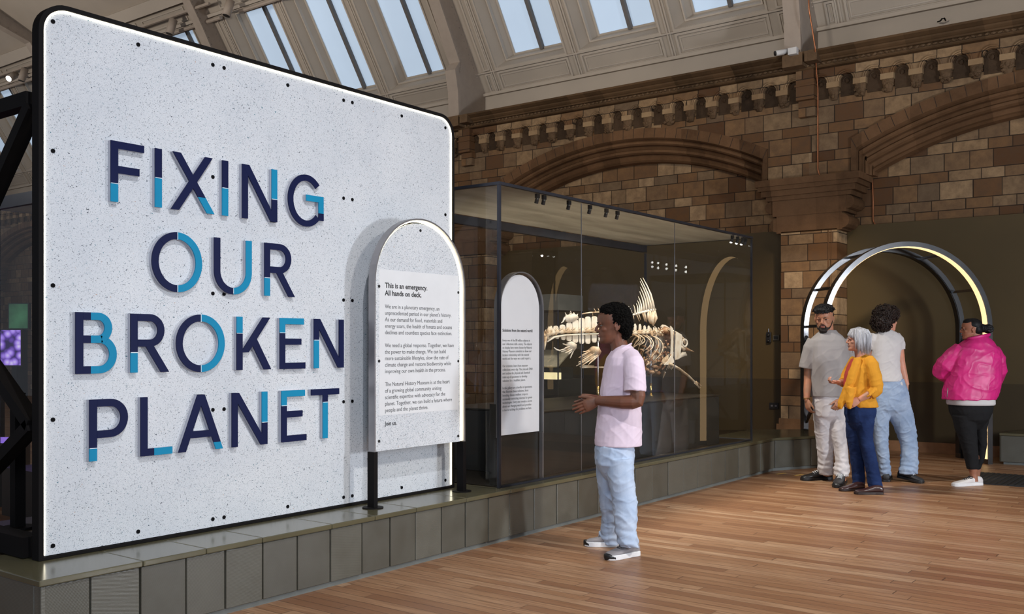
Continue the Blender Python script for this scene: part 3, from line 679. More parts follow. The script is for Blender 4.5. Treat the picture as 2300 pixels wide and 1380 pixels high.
m = MB(); m.prism([(PX+0.008, 9.6015, 0.345), (PX+0.008, 10.66, 0.345), (-4.35, 11.0, 0.345), (-4.98, 11.0, 0.345), (-4.98, 9.6015, 0.345)][:2]+[(-3.92, 11.36, 0.345), (-4.42, 12.03, 0.345), (-4.98, 11.50, 0.345), (-4.98, 9.6015, 0.345)], (0, 0, 0.029)); m.build('top_slab', M['slab'], pl, bevel=0.004)
m = MB(); m.prism([(-4.983, 2.205, 0.345), (-4.983, 11.497, 0.345), (-5.96, 10.56, 0.345), (-5.96, 2.205, 0.345)], (0, 0, 0.0275)); m.build('rear_top_board', M['deck'], pl)

rp = thing('display_plinth', 'low olive tiled plinth at the right edge of the photo', 'plinth', (-1.0, 13.2, 0))
RO = [(-2.40, 12.87), (0.6, 13.1), (0.6, 13.62), (-2.25, 13.62)]
m = MB(); m.prism([(x, y, 0) for x, y in [(-2.36, 12.91), (0.56, 13.14), (0.56, 13.6), (-2.22, 13.6)]], (0, 0, 0.345)); m.build('plinth_core', M['kick'], rp)
m = MB(); m.prism([(x, y, 0.345) for x, y in RO], (0, 0, 0.03)); m.build('top_slab', M['slab'], rp, bevel=0.004)
pl_keep = pl; pl = rp
for pts in (along(RO[0], RO[1], 10), along(RO[3], RO[0], 3)):
    for a, b in zip(pts[:-1], pts[1:]): facetile(a, b, 1)
pl = pl_keep

# ================================================================== TITLE SIGN
SX = -4.69
sign = thing('title_sign', 'huge speckled white sign board with navy and blue raised lettering', 'sign', (SX, 3.95, PZ))
def rrect(y0, y1, z0, z1, r, x, n=8, square_bottom=True):
    pts = []
    if square_bottom: pts += [(x, y0, z0), (x, y1, z0)]
    for i in range(n+1):
        a = PI/2*i/n; pts.append((x, y1-r+r*math.cos(a), z1-r+r*math.sin(a)))
    for i in range(n+1):
        a = PI/2+PI/2*i/n; pts.append((x, y0+r+r*math.cos(a), z1-r+r*math.sin(a)))
    return pts
def ring_solid(outer, inner, dx):
    m = MB(); n = len(outer); dv = Vector((dx, 0, 0))
    A = [Vector(p) for p in outer]; B = [Vector(p) for p in inner]
    return m.rings([A, B, [p+dv for p in B], [p+dv for p in A]], cap=False, closed=True)
m = MB(); m.prism(rrect(2.437, 5.468, 0.394, 3.070, 0.115, SX-0.016), (0.016, 0, 0)); m.build('speckled_panel', M['terrazzo'], sign)
ring_solid(rrect(2.402, 5.500, 0.376, 3.103, 0.145, SX-0.052), rrect(2.427, 5.478, 0.391, 3.080, 0.122, SX-0.052), 0.064).build('frame', M['steel'], sign)
m = MB(); m.box(SX-0.09, SX-0.055, 2.45, 5.45, 0.40, 0.44); m.box(SX-0.09, SX-0.055, 2.45, 5.45, 1.70, 1.75); m.box(SX-0.055, SX-0.018, 2.45, 5.45, 0.41, 3.02); m.build('backing', M['steel'], sign)
m = MB(); A_ = [Vector(p) for p in rrect(2.428, 5.477, 0.40, 3.079, 0.124, SX-0.012)]; B_ = [Vector(p) for p in rrect(2.4365, 5.4685, 0.40, 3.0715, 0.116, SX-0.012)]; A_ = A_[1:]+A_[:1]; B_ = B_[1:]+B_[:1]
dv = Vector((0.018, 0, 0)); m.rings([[a, b, b+dv, a+dv] for a, b in zip(A_, B_)]); m.build('led_strip', M['led'], sign)
BY = [2.478, 2.939, 3.405, 3.481, 3.945, 4.406, 4.483, 4.95, 5.41]; BZ = [0.438, 1.057, 1.716, 2.376, 3.011]
for y in BY:
    for z in BZ:
        if y in (2.939, 3.945, 4.95) and z not in (0.438, 3.011): continue
        m = MB(); m.cyl((SX-0.001, y, z), (SX+0.004, y, z), 0.0108, 16); m.build('bolt', M['bolt'], sign)
# rear bracing
xb = -5.85
for y in (2.43, 5.44):
    br = MB()
    yy = y+(0.03 if y < 3 else -0.03); br.bar((SX-0.08, yy, 0.38), (SX-0.08, yy, 3.0), 0.045); br.bar((xb, y, 0.38), (xb, y, 2.66), 0.06)
    br.bar((SX-0.10, y, 2.635), (xb, y, 2.635), 0.07); br.bar((SX-0.10, y, 0.43), (xb, y, 0.43), 0.10)
    br.build('rear_frame', M['steel'], sign)
for y in (2.43, 5.44):
    for (a, b) in (((SX-0.09, 2.60), (xb, 1.55)), ((SX-0.09, 1.03), (xb, 1.75)), ((SX-0.09, 1.03), (xb, 0.40))):
        m = MB(); m.bar((a[0], y, a[1]), (b[0], y, b[1]), 0.06, 0.075, (0, 1, 0)); m.build('diagonal_brace', M['steel'], sign)

# ---- lettering (polygons in sign plane: y to the right, z up), W = stroke
W = 0.041
def rect(y0, y1, z0, z1): return [(y0, z0), (y1, z0), (y1, z1), (y0, z1)]
def arcband(cy, cz, ro, ri, a0, a1, n=20, rzo=None, rzi=None):
    rzo = rzo or ro; rzi = rzi or ri; q = []
    for i in range(n):
        t0 = math.radians(a0+(a1-a0)*i/n); t1 = math.radians(a0+(a1-a0)*(i+1)/n)
        q.append([(cy+ro*math.cos(t0), cz+rzo*math.sin(t0)), (cy+ro*math.cos(t1), cz+rzo*math.sin(t1)), (cy+ri*math.cos(t1), cz+rzi*math.sin(t1)), (cy+ri*math.cos(t0), cz+rzi*math.sin(t0))])
    return q
def stem(y, z0, z1, cut=None, top=False, w=W):
    """vertical stroke; part of it (below cut, or above when top) is the second colour"""
    if cut is None: return [rect(y, y+w, z0, z1)], []
    zc = z0+cut*(z1-z0)
    lo, hi = rect(y, y+w, z0, zc), rect(y, y+w, zc, z1)
    return ([lo], [hi]) if top else ([hi], [lo])
def diag(p, q, w, cut=None):
    """slanted stroke with horizontal ends from bottom (y,z) p to top q, w = horizontal width"""
    if cut is None: return [[(p[0], p[1]), (p[0]+w, p[1]), (q[0]+w, q[1]), (q[0], q[1])]], []
    zc = p[1]+cut*(q[1]-p[1]); yc = p[0]+cut*(q[0]-p[0])
    return [[(yc, zc), (yc+w, zc), (q[0]+w, q[1]), (q[0], q[1])]], [[(p[0], p[1]), (p[0]+w, p[1]), (yc+w, zc), (yc, zc)]]
def bowl(yc, y1, zb, zt, w=W):
    """D shaped bowl between yc and y1, heights zb..zt : arms plus half ring"""
    rz = (zt-zb)/2; ry = min(rz, (y1-yc)); cy = y1-ry; cz = (zb+zt)/2; ps = arcband(cy, cz, ry, ry-w, -90, 90, 18, rz, rz-w*0.92)
    if cy > yc: ps += [rect(yc, cy, zt-w*0.92, zt), rect(yc, cy, zb, zb+w*0.92)]
    return ps
def glyph(ch, y0, y1, z0, z1, cut, mid=None):
    H = z1-z0; h = W*0.93; D = []; C = []
    def put(r): D.extend(r[0]); C.extend(r[1])
    if ch == 'F':
        put(stem(y0, z0, z1, cut)); D.append(rect(y0+W, y1, z1-h, z1)); D.append(rect(y0+W, y1-0.027, z0+0.475*H, z0+0.475*H+h))
    elif ch == 'I': put(stem(y0, z0, z1, cut))
    elif ch == 'X':
        w = 0.05; put(diag((y0-0.006, z0), (y1-w-0.006, z1), w)); put(diag((y1-w+0.006, z0), (y0+0.006, z1), w, cut))
    elif ch in ('N', 'n', 'v'):
        w = 0.050
        if ch == 'N': put(stem(y0, z0, z1)); put(stem(y1-W, z0, z1, 1-cut, top=True))
        else: put(stem(y0, z0, z1, cut)); put(stem(y1-W, z0, z1))
        put(diag((y1-w, z0), (y0, z1), w))
    elif ch == 'G':
        cy, cz, r, rz = (y0+y1)/2+0.006, (z0+z1)/2, (y1-y0)/2, H/2+0.004
        D.extend(arcband(cy, cz, r, r-W, 42, 318, 34, rz, rz-h)); yy = y1-W+0.004
        D.append(rect(yy, yy+W, z0+0.14*H, z0+0.285*H)); C.append(rect(yy, yy+W, z0+0.285*H, cz)); C.append(rect(cy+0.0, yy+W, cz, cz+h))
    elif ch == 'O':
        cy, cz, r, rz = (y0+y1)/2, (z0+z1)/2, (y1-y0)/2, H/2+0.006
        D.extend(arcband(cy, cz, r, r-W, 90, 270, 28, rz, rz-h)); C.extend(arcband(cy, cz, r, r-W, -90, 90, 28, rz, rz-h))
    elif ch == 'U':
        r = (y1-y0)/2; cy = (y0+y1)/2; cz = z0+r*0.98
        D.append(rect(y0, y0+W, cz, z1)); C.append(rect(y1-W, y1, cz, z1)); D.extend(arcband(cy, cz, r, r-W, 180, 270, 16, r*1.0, r-h)); C.extend(arcband(cy, cz, r, r-W, 270, 360, 16, r*1.0, r-h))
    elif ch == 'R':
        put(stem(y0, z0, z1, cut)); D.extend(bowl(y0+W, y1-0.029, z0+0.44*H, z1)); w = 0.050; put(diag((y1-w, z0), (y0+0.36*(y1-y0), z0+0.47*H), w))
    elif ch == 'P':
        put(stem(y0, z0, z1, cut)); D.extend(bowl(y0+W, y1, z0+0.37*H, z1))
    elif ch == 'B':
        ys = y0+0.080; D.append(rect(y0, y0+W, z0, z1))
        for zz in (z0, z0+0.50*H, z1-h): D.append(rect(y0+W, ys, zz, zz+h))
        C.extend(bowl(ys, y1-0.026, z0+0.50*H, z1)); C.extend(bowl(ys, y1, z0, z0+0.50*H+h))
    elif ch == 'K':
        put(stem(y0, z0, z1, 1-cut, top=True)); w = 0.054; D.extend(diag((y0+W-0.012, z0+0.33*H), (y1-w-0.008, z1), w)[0]); D.extend(diag((y1-w, z0), (y0+W+0.048, z0+0.58*H), w)[0])
    elif ch == 'E':
        put(stem(y0, z0, z1, 1-cut, top=True)); C.append(rect(y0+W, y1-0.012, z1-h, z1)); D.append(rect(y0+W, y1-0.032, z0+0.475*H, z0+0.475*H+h)); D.append(rect(y0+W, y1, z0, z0+h))
    elif ch == 'L':
        D.append(rect(y0, y0+W, z0, z1)); D.append(rect(y0+W, mid, z0, z0+h)); C.append(rect(mid, y1, z0, z0+h))
    elif ch == 'A':
        w = 0.047; ym = (y0+y1)/2; put(diag((y0, z0), (ym-w/2, z1), w)); put(diag((y1-w, z0), (ym-w/2, z1), w, cut)); D.append(rect(y0+0.075, y1-0.075, z0+0.235*H, z0+0.235*H+h))
    elif ch == 'T':
        ym = (y0+y1)/2; D.append(rect(y0, y1, z1-h, z1)); D.append(rect(ym-W/2, ym+W/2, z0+cut*H, z1-h)); C.append(rect(ym-W/2, ym+W/2, z0, z0+cut*H))
    return D, C
ROWS = [((2.161, 2.475), [('F', 2.768, 2.957, .30), ('I', 3.022, 3.063, .50), ('X', 3.124, 3.391, .27), ('I', 3.449, 3.49, .50), ('N', 3.587, 3.843, .57), ('G', 3.919, 4.207, 0)]),
        ((1.717, 2.032), [('O', 3.002, 3.315, 0), ('U', 3.395, 3.655, 0), ('R', 3.748, 3.979, .34)]),
        ((1.279, 1.588), [('B', 2.579, 2.801, 0), ('R', 2.879, 3.107, .34), ('O', 3.150, 3.466, 0), ('K', 3.549, 3.798, .31), ('E', 3.863, 4.062, .29), ('n', 4.132, 4.383, .57)]),
        ((0.836, 1.148), [('P', 2.652, 2.864, .21), ('L', 2.937, 3.127, 0), ('A', 3.164, 3.454, .13), ('N', 3.515, 3.770, .58), ('E', 3.875, 4.071, .29), ('T', 4.109, 4.343, .73)])]
NAMES = {'n': 'N'}
for (z0, z1), row in ROWS:
    for ch, y0, y1, cut in row:
        D, C = glyph(ch, y0, y1, z0, z1, cut, mid=3.016)
        m = MB()
        for q_, poly in enumerate(D+C): m.prism([(SX+0.001, y, z) for y, z in poly], (0.0205+(q_ % 7)*0.0001, 0, 0))
        L = m.build('letter', M['acrylic'], sign)
        for polys, mm, nm in ((D, 'navy', 'navy_face'), (C, 'cyan', 'blue_face')):
            if not polys: continue
            m = MB()
            for q_, poly in enumerate(polys):
                m.prism([(SX+0.0221, y, z) for y, z in poly], (0.007+(q_ % 7)*0.00015, 0, 0))
            o = m.build(nm, M[mm], L); o['label'] = ('dark navy face' if mm == 'navy' else 'bright blue face')
        # pale joint line where the two colours meet
        if C and ch in 'FINRPnKEAT':
            zc = {'F': cut, 'I': cut, 'R': cut, 'P': cut, 'n': cut, 'T': cut, 'A': cut, 'N': 1-cut, 'K': 1-cut, 'E': 1-cut}[ch]*(z1-z0)+z0
            ya = {'N': y1-W, 'T': (y0+y1)/2-W/2}.get(ch, y0)
            if ch != 'A':
                m = MB(); m.box(SX+0.022, SX+0.0306, ya, ya+W, zc-0.0018, zc+0.0018); m.build('joint_line', M['acrylic_edge'], L)
        if ch in 'OU':
            ym = (y0+y1)/2; m = MB()
            if ch == 'O': m.box(SX+0.022, SX+0.0306, ym-0.002, ym+0.002, z1-0.036, z1+0.005)
            m.box(SX+0.022, SX+0.0306, ym-0.002, ym+0.002, z0-0.005 if ch == 'O' else z0+0.003, z0+0.034); m.build('joint_line', M['acrylic_edge'], L)

# ================================================================== text helper
def text_mesh(body, size, mat, parent, name, x, y, z, squeeze=0.9, spacing=1.0, bold=0.0):
    cu = bpy.data.curves.new('txt', 'FONT'); cu.body = body; cu.size = size; cu.space_line = spacing; cu.extrude = 0.0004; cu.offset = bold; cu.resolution_u = 3
    cu.space_character = 1.0
    o = bpy.data.objects.new('txt', cu); COL.objects.link(o)
    dg = bpy.context.evaluated_depsgraph_get(); me = bpy.data.meshes.new_from_object(o.evaluated_get(dg)); bpy.data.objects.remove(o)
    m = MB(); m.add([(x-v.co.z, y+v.co.x*squeeze, z+v.co.y) for v in me.vertices], [tuple(p.vertices) for p in me.polygons])
    return m.build(name, mat, parent)
def lines(block, size, mat, parent, name, x, y, z_list, squeeze, widths=None, bold=0.0):
    m = MB()
    for ln, z in zip(block, z_list):
        cu = bpy.data.curves.new('txt', 'FONT'); cu.body = ln; cu.size = size; cu.extrude = 0.0004; cu.offset = bold; cu.resolution_u = 3
        o = bpy.data.objects.new('txt', cu); COL.objects.link(o)
        dg = bpy.context.evaluated_depsgraph_get(); me = bpy.data.meshes.new_from_object(o.evaluated_get(dg)); bpy.data.objects.remove(o); bpy.data.curves.remove(cu)
        m.add([(x-v.co.z, y+v.co.x*squeeze, z+v.co.y) for v in me.vertices], [tuple(p.vertices) for p in me.polygons]); bpy.data.meshes.remove(me)
    return m.build(name, mat, parent)

# ================================================================== TEXT STAND
def arch_outline(y0, y1, z0, zt, x, n=20):
    r = (y1-y0)/2; cy = (y0+y1)/2; zs = zt-r
    return [(x, y0, z0), (x, y1, z0)]+[(x, cy+r*math.cos(PI*i/n), zs+r*math.sin(PI*i/n)) for i in range(n+1)]
def arch_ring(y0, y1, z0, zt, w, x, dx, n=24):
    """flat-bar arch frame, open at the bottom"""
    m = MB(); cy = (y0+y1)/2; r = (y1-y0)/2; zs = zt-r
    pts = [(1, z0), (1, zs)]
    path = [(cy-r, z0, -1, 0), (cy-r, zs, -1, 0)]+[(cy-r*math.cos(PI*i/n), zs+r*math.sin(PI*i/n), -math.cos(PI*i/n), math.sin(PI*i/n)) for i in range(1, n)]+[(cy+r, zs, 1, 0), (cy+r, z0, 1, 0)]
    m.rings([[Vector((x, y, z)), Vector((x+dx, y, z)), Vector((x+dx, y-ny*w, z-nz*w)), Vector((x, y-ny*w, z-nz*w))] for y, z, ny, nz in path])
    return m
TX = -4.515
st = thing('text_stand', 'arched speckled text panel on two steel legs in front of the sign', 'information stand', (TX, 4.945, PZ))
arch_ring(4.488, 5.400, PZ+0.004, 2.283, 0.011, TX-0.03, 0.055).build('arch_frame', M['grey_steel'], st)
m = MB(); m.prism(arch_outline(4.522, 5.370, 0.735, 2.252, TX-0.012), (0.012, 0, 0)); P1 = m.build('text_panel', M['terrazzo'], st)
m = MB(); m.prism([(TX, 4.556, 0.965), (TX, 5.345, 0.965), (TX, 5.345, 1.918), (TX, 4.556, 1.918)], (0.0012, 0, 0)); m.build('printed_area', M['print_white'], P1)
m = MB(); m.prism(arch_outline(4.500, 5.388, 0.737, 2.272, TX-0.032), (0.006, 0, 0)); m.build('light_block_plate', M['steel'], st)  # unseen plate added to keep the strip's light off the sign
m = arch_ring(4.500, 5.388, 0.74, 2.271, 0.010, TX-0.020, 0.026); m.build('led_strip', M['led2'], st)
for y in (4.498, 5.390):
    m = MB(); m.cyl((TX, y, PZ), (TX, y, PZ+0.006), 0.068, 24); m.build('base_disc', M['steel'], st); m = MB(); m.box(TX-0.032, TX+0.027, y-0.017, y+0.017, PZ+0.005, 0.735); m.build('leg', M['steel'], st)
for y, z in ((4.553, 1.806), (4.553, 1.32), (4.553, 0.80), (5.348, 1.80), (5.348, 1.31), (5.348, 0.775), (4.95, 2.205)):
    m = MB(); m.cyl((TX, y, z), (TX+0.003, y, z), 0.010, 10); m.build('bolt', M['black_plastic'], st)
HEAD = ["This is an emergency.", "All hands on deck."]
BODY = ["We are in a planetary emergency, an", "unprecedented period in our planet's history.", "As our demand for food, materials and", "energy soars, the health of forests and oceans", "declines and countless species face extinction.", None,
        "We need a global response. Together, we have", "the power to make change. We can build", "more sustainable lifestyles, slow the rate of", "climate change and restore biodiversity while", "improving our own health in the process.", None,
        "The Natural History Museum is at the heart", "of a growing global community uniting", "scientific expertise with advocacy for the", "planet. Together, we can build a future where", "people and the planet thrive."]
zt = 1.800; dz = 0.0425
lines(HEAD, 0.0475, M['ink'], P1, 'heading_text', TX+0.0016, 4.607, [zt, zt-0.050], 1.0, bold=0.0011)
zz = [zt-0.135-dz*i for i in range(len(BODY))]
b3 = [(l, z) for l, z in zip(BODY, zz) if l]
lines([l for l, z in b3], 0.0375, M['ink_mid'], P1, 'body_text', TX+0.0016, 4.607, [z for l, z in b3], 0.965)
lines(["Join us."], 0.040, M['ink'], P1, 'closing_text', TX+0.0016, 4.607, [zz[-1]-0.088], 0.96, bold=0.0003)

# ================================================================== GLASS CASE
CX0, CX1, CY0, CY1, CZT = -4.395, -5.735, 5.675, 10.24, 2.625
gc = thing('glass_case', 'long tall glass display case with pale canopy beside the sign', 'display case', ((CX0+CX1)/2, (CY0+CY1)/2, PZ))
t_ = 0.012
m = MB(); m.box(CX1+0.02, CX0-0.02, CY0+0.02, CY1-0.02, PZ+0.0005, PZ+0.006); m.build('case_deck', M['deck'], gc)
jy = [CY0, 6.785, 8.42, CY1]
for a, b in zip(jy[:-1], jy[1:]):
    m = MB(); m.box(CX0-t_, CX0, a+0.012 if a == CY0 else a+0.002, b-0.002, PZ+0.012, CZT-0.03); m.build('front_pane', M['glass'], gc)
m = MB(); m.box(CX1, CX0-0.02, CY0, CY0+t_, PZ+0.012, CZT-0.03); m.build('left_pane', M['glass'], gc)
m = MB(); m.box(CX1, CX0-0.014, CY1-t_, CY1, PZ+0.012, CZT-0.03); m.build('right_pane', M['glass'], gc)
m = MB(); m.box(CX1, CX1+t_, CY0+0.014, CY1-0.014, PZ+0.012, CZT-0.10); m.build('back_pane', M['glass'], gc)
m = MB()
m.box(CX0-0.018, CX0+0.004, CY0-0.006, CY0+0.016, PZ+0.001, CZT-0.021); m.build('corner_post', M['blue_steel'], gc)
m = MB(); m.box(CX0-0.016, CX0+0.002, CY1-0.016, CY1+0.003, PZ+0.001, CZT-0.028); m.build('corner_post', M['blue_steel'], gc)
m = MB(); m.box(CX1-0.01, CX1+0.014, CY1-0.016, CY1+0.003, PZ+0.001, CZT-0.11); m.build('corner_post', M['blue_steel'], gc)
m = MB(); m.box(CX1-0.03, CX0+0.006, CY0-0.008, CY0+0.022, CZT-0.022, CZT); m.box(CX0-0.022, CX0+0.006, CY0+0.022, CY1+0.005, CZT-0.022, CZT); m.box(CX1, CX0-0.03, CY1-0.02, CY1+0.005, CZT-0.02, CZT); m.build('top_frame', M['blue_steel'], gc)
m = MB(); m.box(CX1-0.03, CX1+0.03, CY0+0.028, CY1-0.02, CZT-0.10, CZT-0.022); m.build('rear_beam', M['blue_steel'], gc)
m = MB(); m.box(CX1+0.03, CX0-0.03, CY0+0.028, CY1-0.02, CZT-0.016, CZT-0.004); m.build('canopy', M['canopy'], gc)
m = MB(); m.box(CX0-0.018, CX0+0.004, CY0+0.03, CY1-0.016, PZ+0.001, PZ+0.014); m.box(CX1, CX1+0.016, CY0+0.03, CY1-0.016, PZ+0.001, PZ+0.014); m.build('base_channel', M['blue_steel'], gc)
m = MB(); m.box(CX1+0.02, CX0-0.02, CY1-0.014, CY1+0.002, PZ+0.001, PZ+0.014); m.build('base_channel', M['grey_steel'], gc)
for y in jy[1:-1]:
    m = MB(); m.box(CX0-0.009, CX0-0.003, y-0.003, y+0.003, PZ+0.014, CZT-0.03); m.build('pane_joint', M['grey_steel'], gc)
for u, v, lit in ((1207, 436, 0), (1222, 440, 0), (1278, 452, 0), (1325, 461, 0), (1362, 469, 0), (1387, 473, 0), (1645, 529, 1), (1657, 531, 1), (1668, 535, 1), (1683, 535, 0)):
    p = onx(u, v, -4.455); y = min(p.y, 10.2)
    m = MB(); m.tube([(-4.455, y, 2.580), (-4.458, y, 2.568), (-4.470, y+0.005, 2.538)], [0.010, 0.016, 0.016], 10); m.bar((-4.455, y, 2.575), (-4.455, y, 2.61), 0.02, 0.04, (0, 1, 0)); sp = m.build('case_spotlight', M['black_plastic'], gc)
    if lit:
        m = MB(); m.ell((-4.471, y+0.003, 2.536), 0.0155, 0.0155, 0.010, 10, 6); m.build('lit_lens', M['lens'], sp)
# white text panel inside the case, on a dark backing block
tp = thing('text_panel_stand', 'plain white arched text panel just behind the front glass of the case', 'information stand', (-4.45, 5.99, PZ+0.006))
m = MB(); m.box(-4.535, -4.475, 5.735, 6.30, PZ+0.006, 0.985); m.build('backing_block', M['box'], tp)
PX2 = -4.448
arch_ring(5.736, 6.296, 0.735, 1.985, 0.008, PX2-0.045, 0.060).build('arch_frame', M['grey_steel'], tp)
m = MB(); m.box(PX2-0.02, PX2+0.012, 6.281, 6.295, PZ+0.006, 0.74); m.box(PX2-0.02, PX2+0.012, 5.737, 5.751, PZ+0.006, 0.74); m.build('leg', M['grey_steel'], tp)
m = MB(); m.prism(arch_outline(5.752, 6.262, 0.750, 1.962, PX2-0.022), (0.014, 0, 0)); P2 = m.build('text_panel', M['white_panel'], tp)
T2 = [["Every one of the 80 million objects in", "our collections tells a story. The objects", "on display here were chosen by Natural", "History Museum scientists to show our", "broken relationship with the natural", "world and the ways we could repair it."],
      ["Our scientists learn from museum", "collections every day. They decode DNA", "and analyse the physical and chemical", "make-up of specimens to develop", "solutions for a healthier planet."],
      ["In this gallery are a handful of specimens", "that illustrate these solutions, from", "breeding climate-resilient crops to", "sustainably extracting minerals for green", "technologies. Every one reveals a secret", "about our changing world and provides", "a clue to tackling the problems we face."]]
lines(["Solutions from the natural world"], 0.032, M['ink'], P2, 'heading_text', PX2-0.0072, 5.79, [1.525], 0.90, bold=0.0005)
z = 1.452; L2 = []
for blk in T2:
    for ln in blk: L2.append((ln, z)); z -= 0.0275
    z -= 0.0275
lines([a for a, b in L2], 0.0262, M['ink_grey'], P2, 'body_text', PX2-0.0072, 5.79, [b for a, b in L2], 0.88)

# fish box
fb = thing('display_box', 'long charcoal box carrying the fish skeleton inside the case', 'display box', (-5.05, 7.95, PZ+0.006))
m = MB(); m.box(-5.55, -4.50, 6.32, 9.62, PZ+0.006, 0.885); m.build('box_body', M['box'], fb, bevel=0.004)
m = MB(); m.box(-5.56, -4.49, 6.31, 9.63, 0.8855, 0.90); m.build('box_lid', M['deck'], fb, bevel=0.003)
# ================================================================== FISH SKELETON
FX = -4.98
M['eye_dark'] = plain('dark_eye_socket', (0.015, 0.009, 0.006), 0.7)
fish = thing('fish_skeleton', 'pale mounted skeleton of a large fish with tall dorsal fin', 'skeleton', (FX, 8.7, 0.90))
def A(x, y, dx=0.0):
    p = onx(1220+x/3.833, 640+y/3.833, FX); return Vector((FX+dx, p.y, p.z))
def B7(x, y, dx=0.0):
    p = onx(1340+x/4.6, 600+y/4.6, FX); return Vector((FX+dx, p.y, p.z))
def fpart(m, name, mat='bone', smooth=True): return m.build(name, M[mat], fish, smooth)
# backbone
col = [(12, 428), (100, 406), (200, 401), (300, 398), (400, 395), (500, 394), (600, 398), (700, 408), (770, 418), (850, 412), (930, 412), (1015, 432)]
def col_at(x):
    for (a, ya), (b, yb) in zip(col[:-1], col[1:]):
        if a <= x <= b: return ya+(yb-ya)*(x-a)/(b-a)
    return col[-1][1]
xs = [14, 44, 76]+[108+55*i for i in range(12)]+[752+34*i for i in range(8)]
xs.append(1022)
for i, (a, b) in enumerate(zip(xs[:-1], xs[1:])):
    p, q = A(a, col_at(a)), A(b, col_at(b)); m = MB(); r = 0.020 if i > 2 else 0.026
    m.tube([p.lerp(q, t) for t in (0.02, 0.12, 0.5, 0.88, 0.98)], [r*1.0, r*1.12, r*0.72, r*1.12, r*1.0], 12)
    for sx in (-1, 1): m.tube([p.lerp(q, 0.3)+Vector((sx*0.015, 0, 0.012)), p.lerp(q, 0.9)+Vector((sx*0.02, 0, 0.035))], [0.008, 0.004], 6)
    fpart(m, 'vertebra', 'bone')
def plate(pts, th=0.012, name='neural_plate'):
    m = MB(); P = [A(x, y, -th/2) for x, y in pts]; m.prism(P, (th, 0, 0))
    m.build(name, M['bone_pale'], fish, bevel=0.005)
tops = [(62, 362, 40), (108, 352, 46), (165, 343, 50), (222, 322, 50), (275, 296, 52), (330, 284, 54), (384, 273, 52), (440, 270, 50), (496, 272, 50), (552, 278, 48), (606, 290, 44), (660, 305, 40), (712, 318, 34)]
for x, y, w_ in tops:
    b = col_at(min(x, 1000))-8
    plate([(x-w_*0.47, b), (x+w_*0.47, b), (x+w_*0.50, (b+y)/2), (x+w_*0.44, y+14), (x+w_*0.34, y+4), (x+w_*0.05, y), (x-w_*0.30, y+3), (x-w_*0.44, y+12), (x-w_*0.49, (b+y)/2)])
for x, y, w_ in ((790, 333, 26), (832, 336, 26), (872, 348, 26), (908, 350, 24)):
    b = col_at(x)-10; plate([(x-w_*0.4, b), (x+w_*0.4, b), (x+w_*0.45, y+20), (x+w_*0.1, y), (x-w_*0.3, y+8)])
for x, y, w_ in ((120, 468, 36), (172, 478, 44), (222, 488, 50), (276, 502, 52), (330, 511, 48), (384, 511, 48), (438, 500, 46), (494, 492, 44), (548, 486, 40), (600, 480, 36)):
    b = col_at(x)+38
    plate([(x-w_*0.45, b), (x+w_*0.45, b), (x+w_*0.42, y-10), (x+w_*0.2, y), (x-w_*0.3, y-3), (x-w_*0.46, y-18)], name='haemal_plate')
m = MB()
for sx in (-0.018, 0.018): m.tube([A(20, 492, sx), A(80, 452, sx), A(170, 436, sx), A(300, 428, sx), A(480, 424, sx), A(700, 430, sx)], [0.006, 0.01, 0.009, 0.008, 0.007, 0.005], 6)
fpart(m, 'haemal_strut', 'bone_pale')
m = MB()
for x, y, dx in ((-20, 560, .02), (-40, 500, -.02), (-60, 420, .01), (-50, 360, -.01)): m.tube([A(20, 436), A((x+20)/2, (y+436)/2+6, dx), A(x, y, dx*2)], [0.018, 0.012, 0.004], 7)
for x, y in ((52, 362), (70, 358), (40, 470)): m.tube([A(30, 430), A(x, y)], [0.018, 0.008], 7)
fpart(m, 'tail_root')
# fins: fans of rays on a bony base
def fan(base, rays, r0, r1, name, bend=0.0, mat='bone'):
    m = MB(); n = len(rays)
    m.prism([A(x, y, -0.012) for x, y in base], (0.024, 0, 0))
    for i, ((x0, y0), (x1, y1)) in enumerate(rays):
        a, b = A(x0, y0, 0.006*math.sin(i*2.1)), A(x1, y1, 0.012*math.sin(i*1.7)); mid = a.lerp(b, 0.5)+Vector((0, bend*(0.5+0.5*math.sin(i)), -abs(bend)*0.5))
        m.tube([a, a.lerp(mid, 0.6), mid, mid.lerp(b, 0.6), b], [r0, r0*0.95, (r0+r1)/2, r1*1.2, r1*0.6], 6)
    return fpart(m, name, mat)
fan([(200, 320), (180, 290), (200, 262), (255, 248), (288, 262), (296, 290), (250, 318), (225, 326)], [((200, 270), (188, 240)), ((222, 258), (226, 226)), ((240, 250), (232, 236)), ((262, 250), (270, 236)), ((180, 285), (150, 330)), ((284, 262), (292, 250))], 0.009, 0.004, 'dorsal_finlet', 0.02, 'bone_pale')
m = MB(); m.tube([A(330, 252), A(400, 240), (A(470, 236)), A(560, 232), A(660, 240), A(760, 258)], [0.004, 0.008, 0.007, 0.008, 0.009, 0.010], 6)
for i in range(9): x = 455+34*i; m.tube([A(x, 236), A(x-18, 205-i*1.5)], [0.006, 0.003], 5)
for x in (425, 540, 650): m.tube([A(x, 238), A(x+4, 275)], [0.003, 0.003], 5)
fpart(m, 'dorsal_spine_row')
fan([(206, 500), (240, 488), (280, 512), (278, 545), (256, 572), (225, 540)], [((232, 520), (168, 508)), ((222, 530), (176, 545)), ((228, 538), (140, 566)), ((236, 546), (160, 578)), ((246, 552), (186, 588)), ((256, 556), (210, 598)), ((266, 552), (238, 634)), ((140, 568), (98, 540))], 0.008, 0.005, 'anal_fin', -0.01, 'bone_pale')
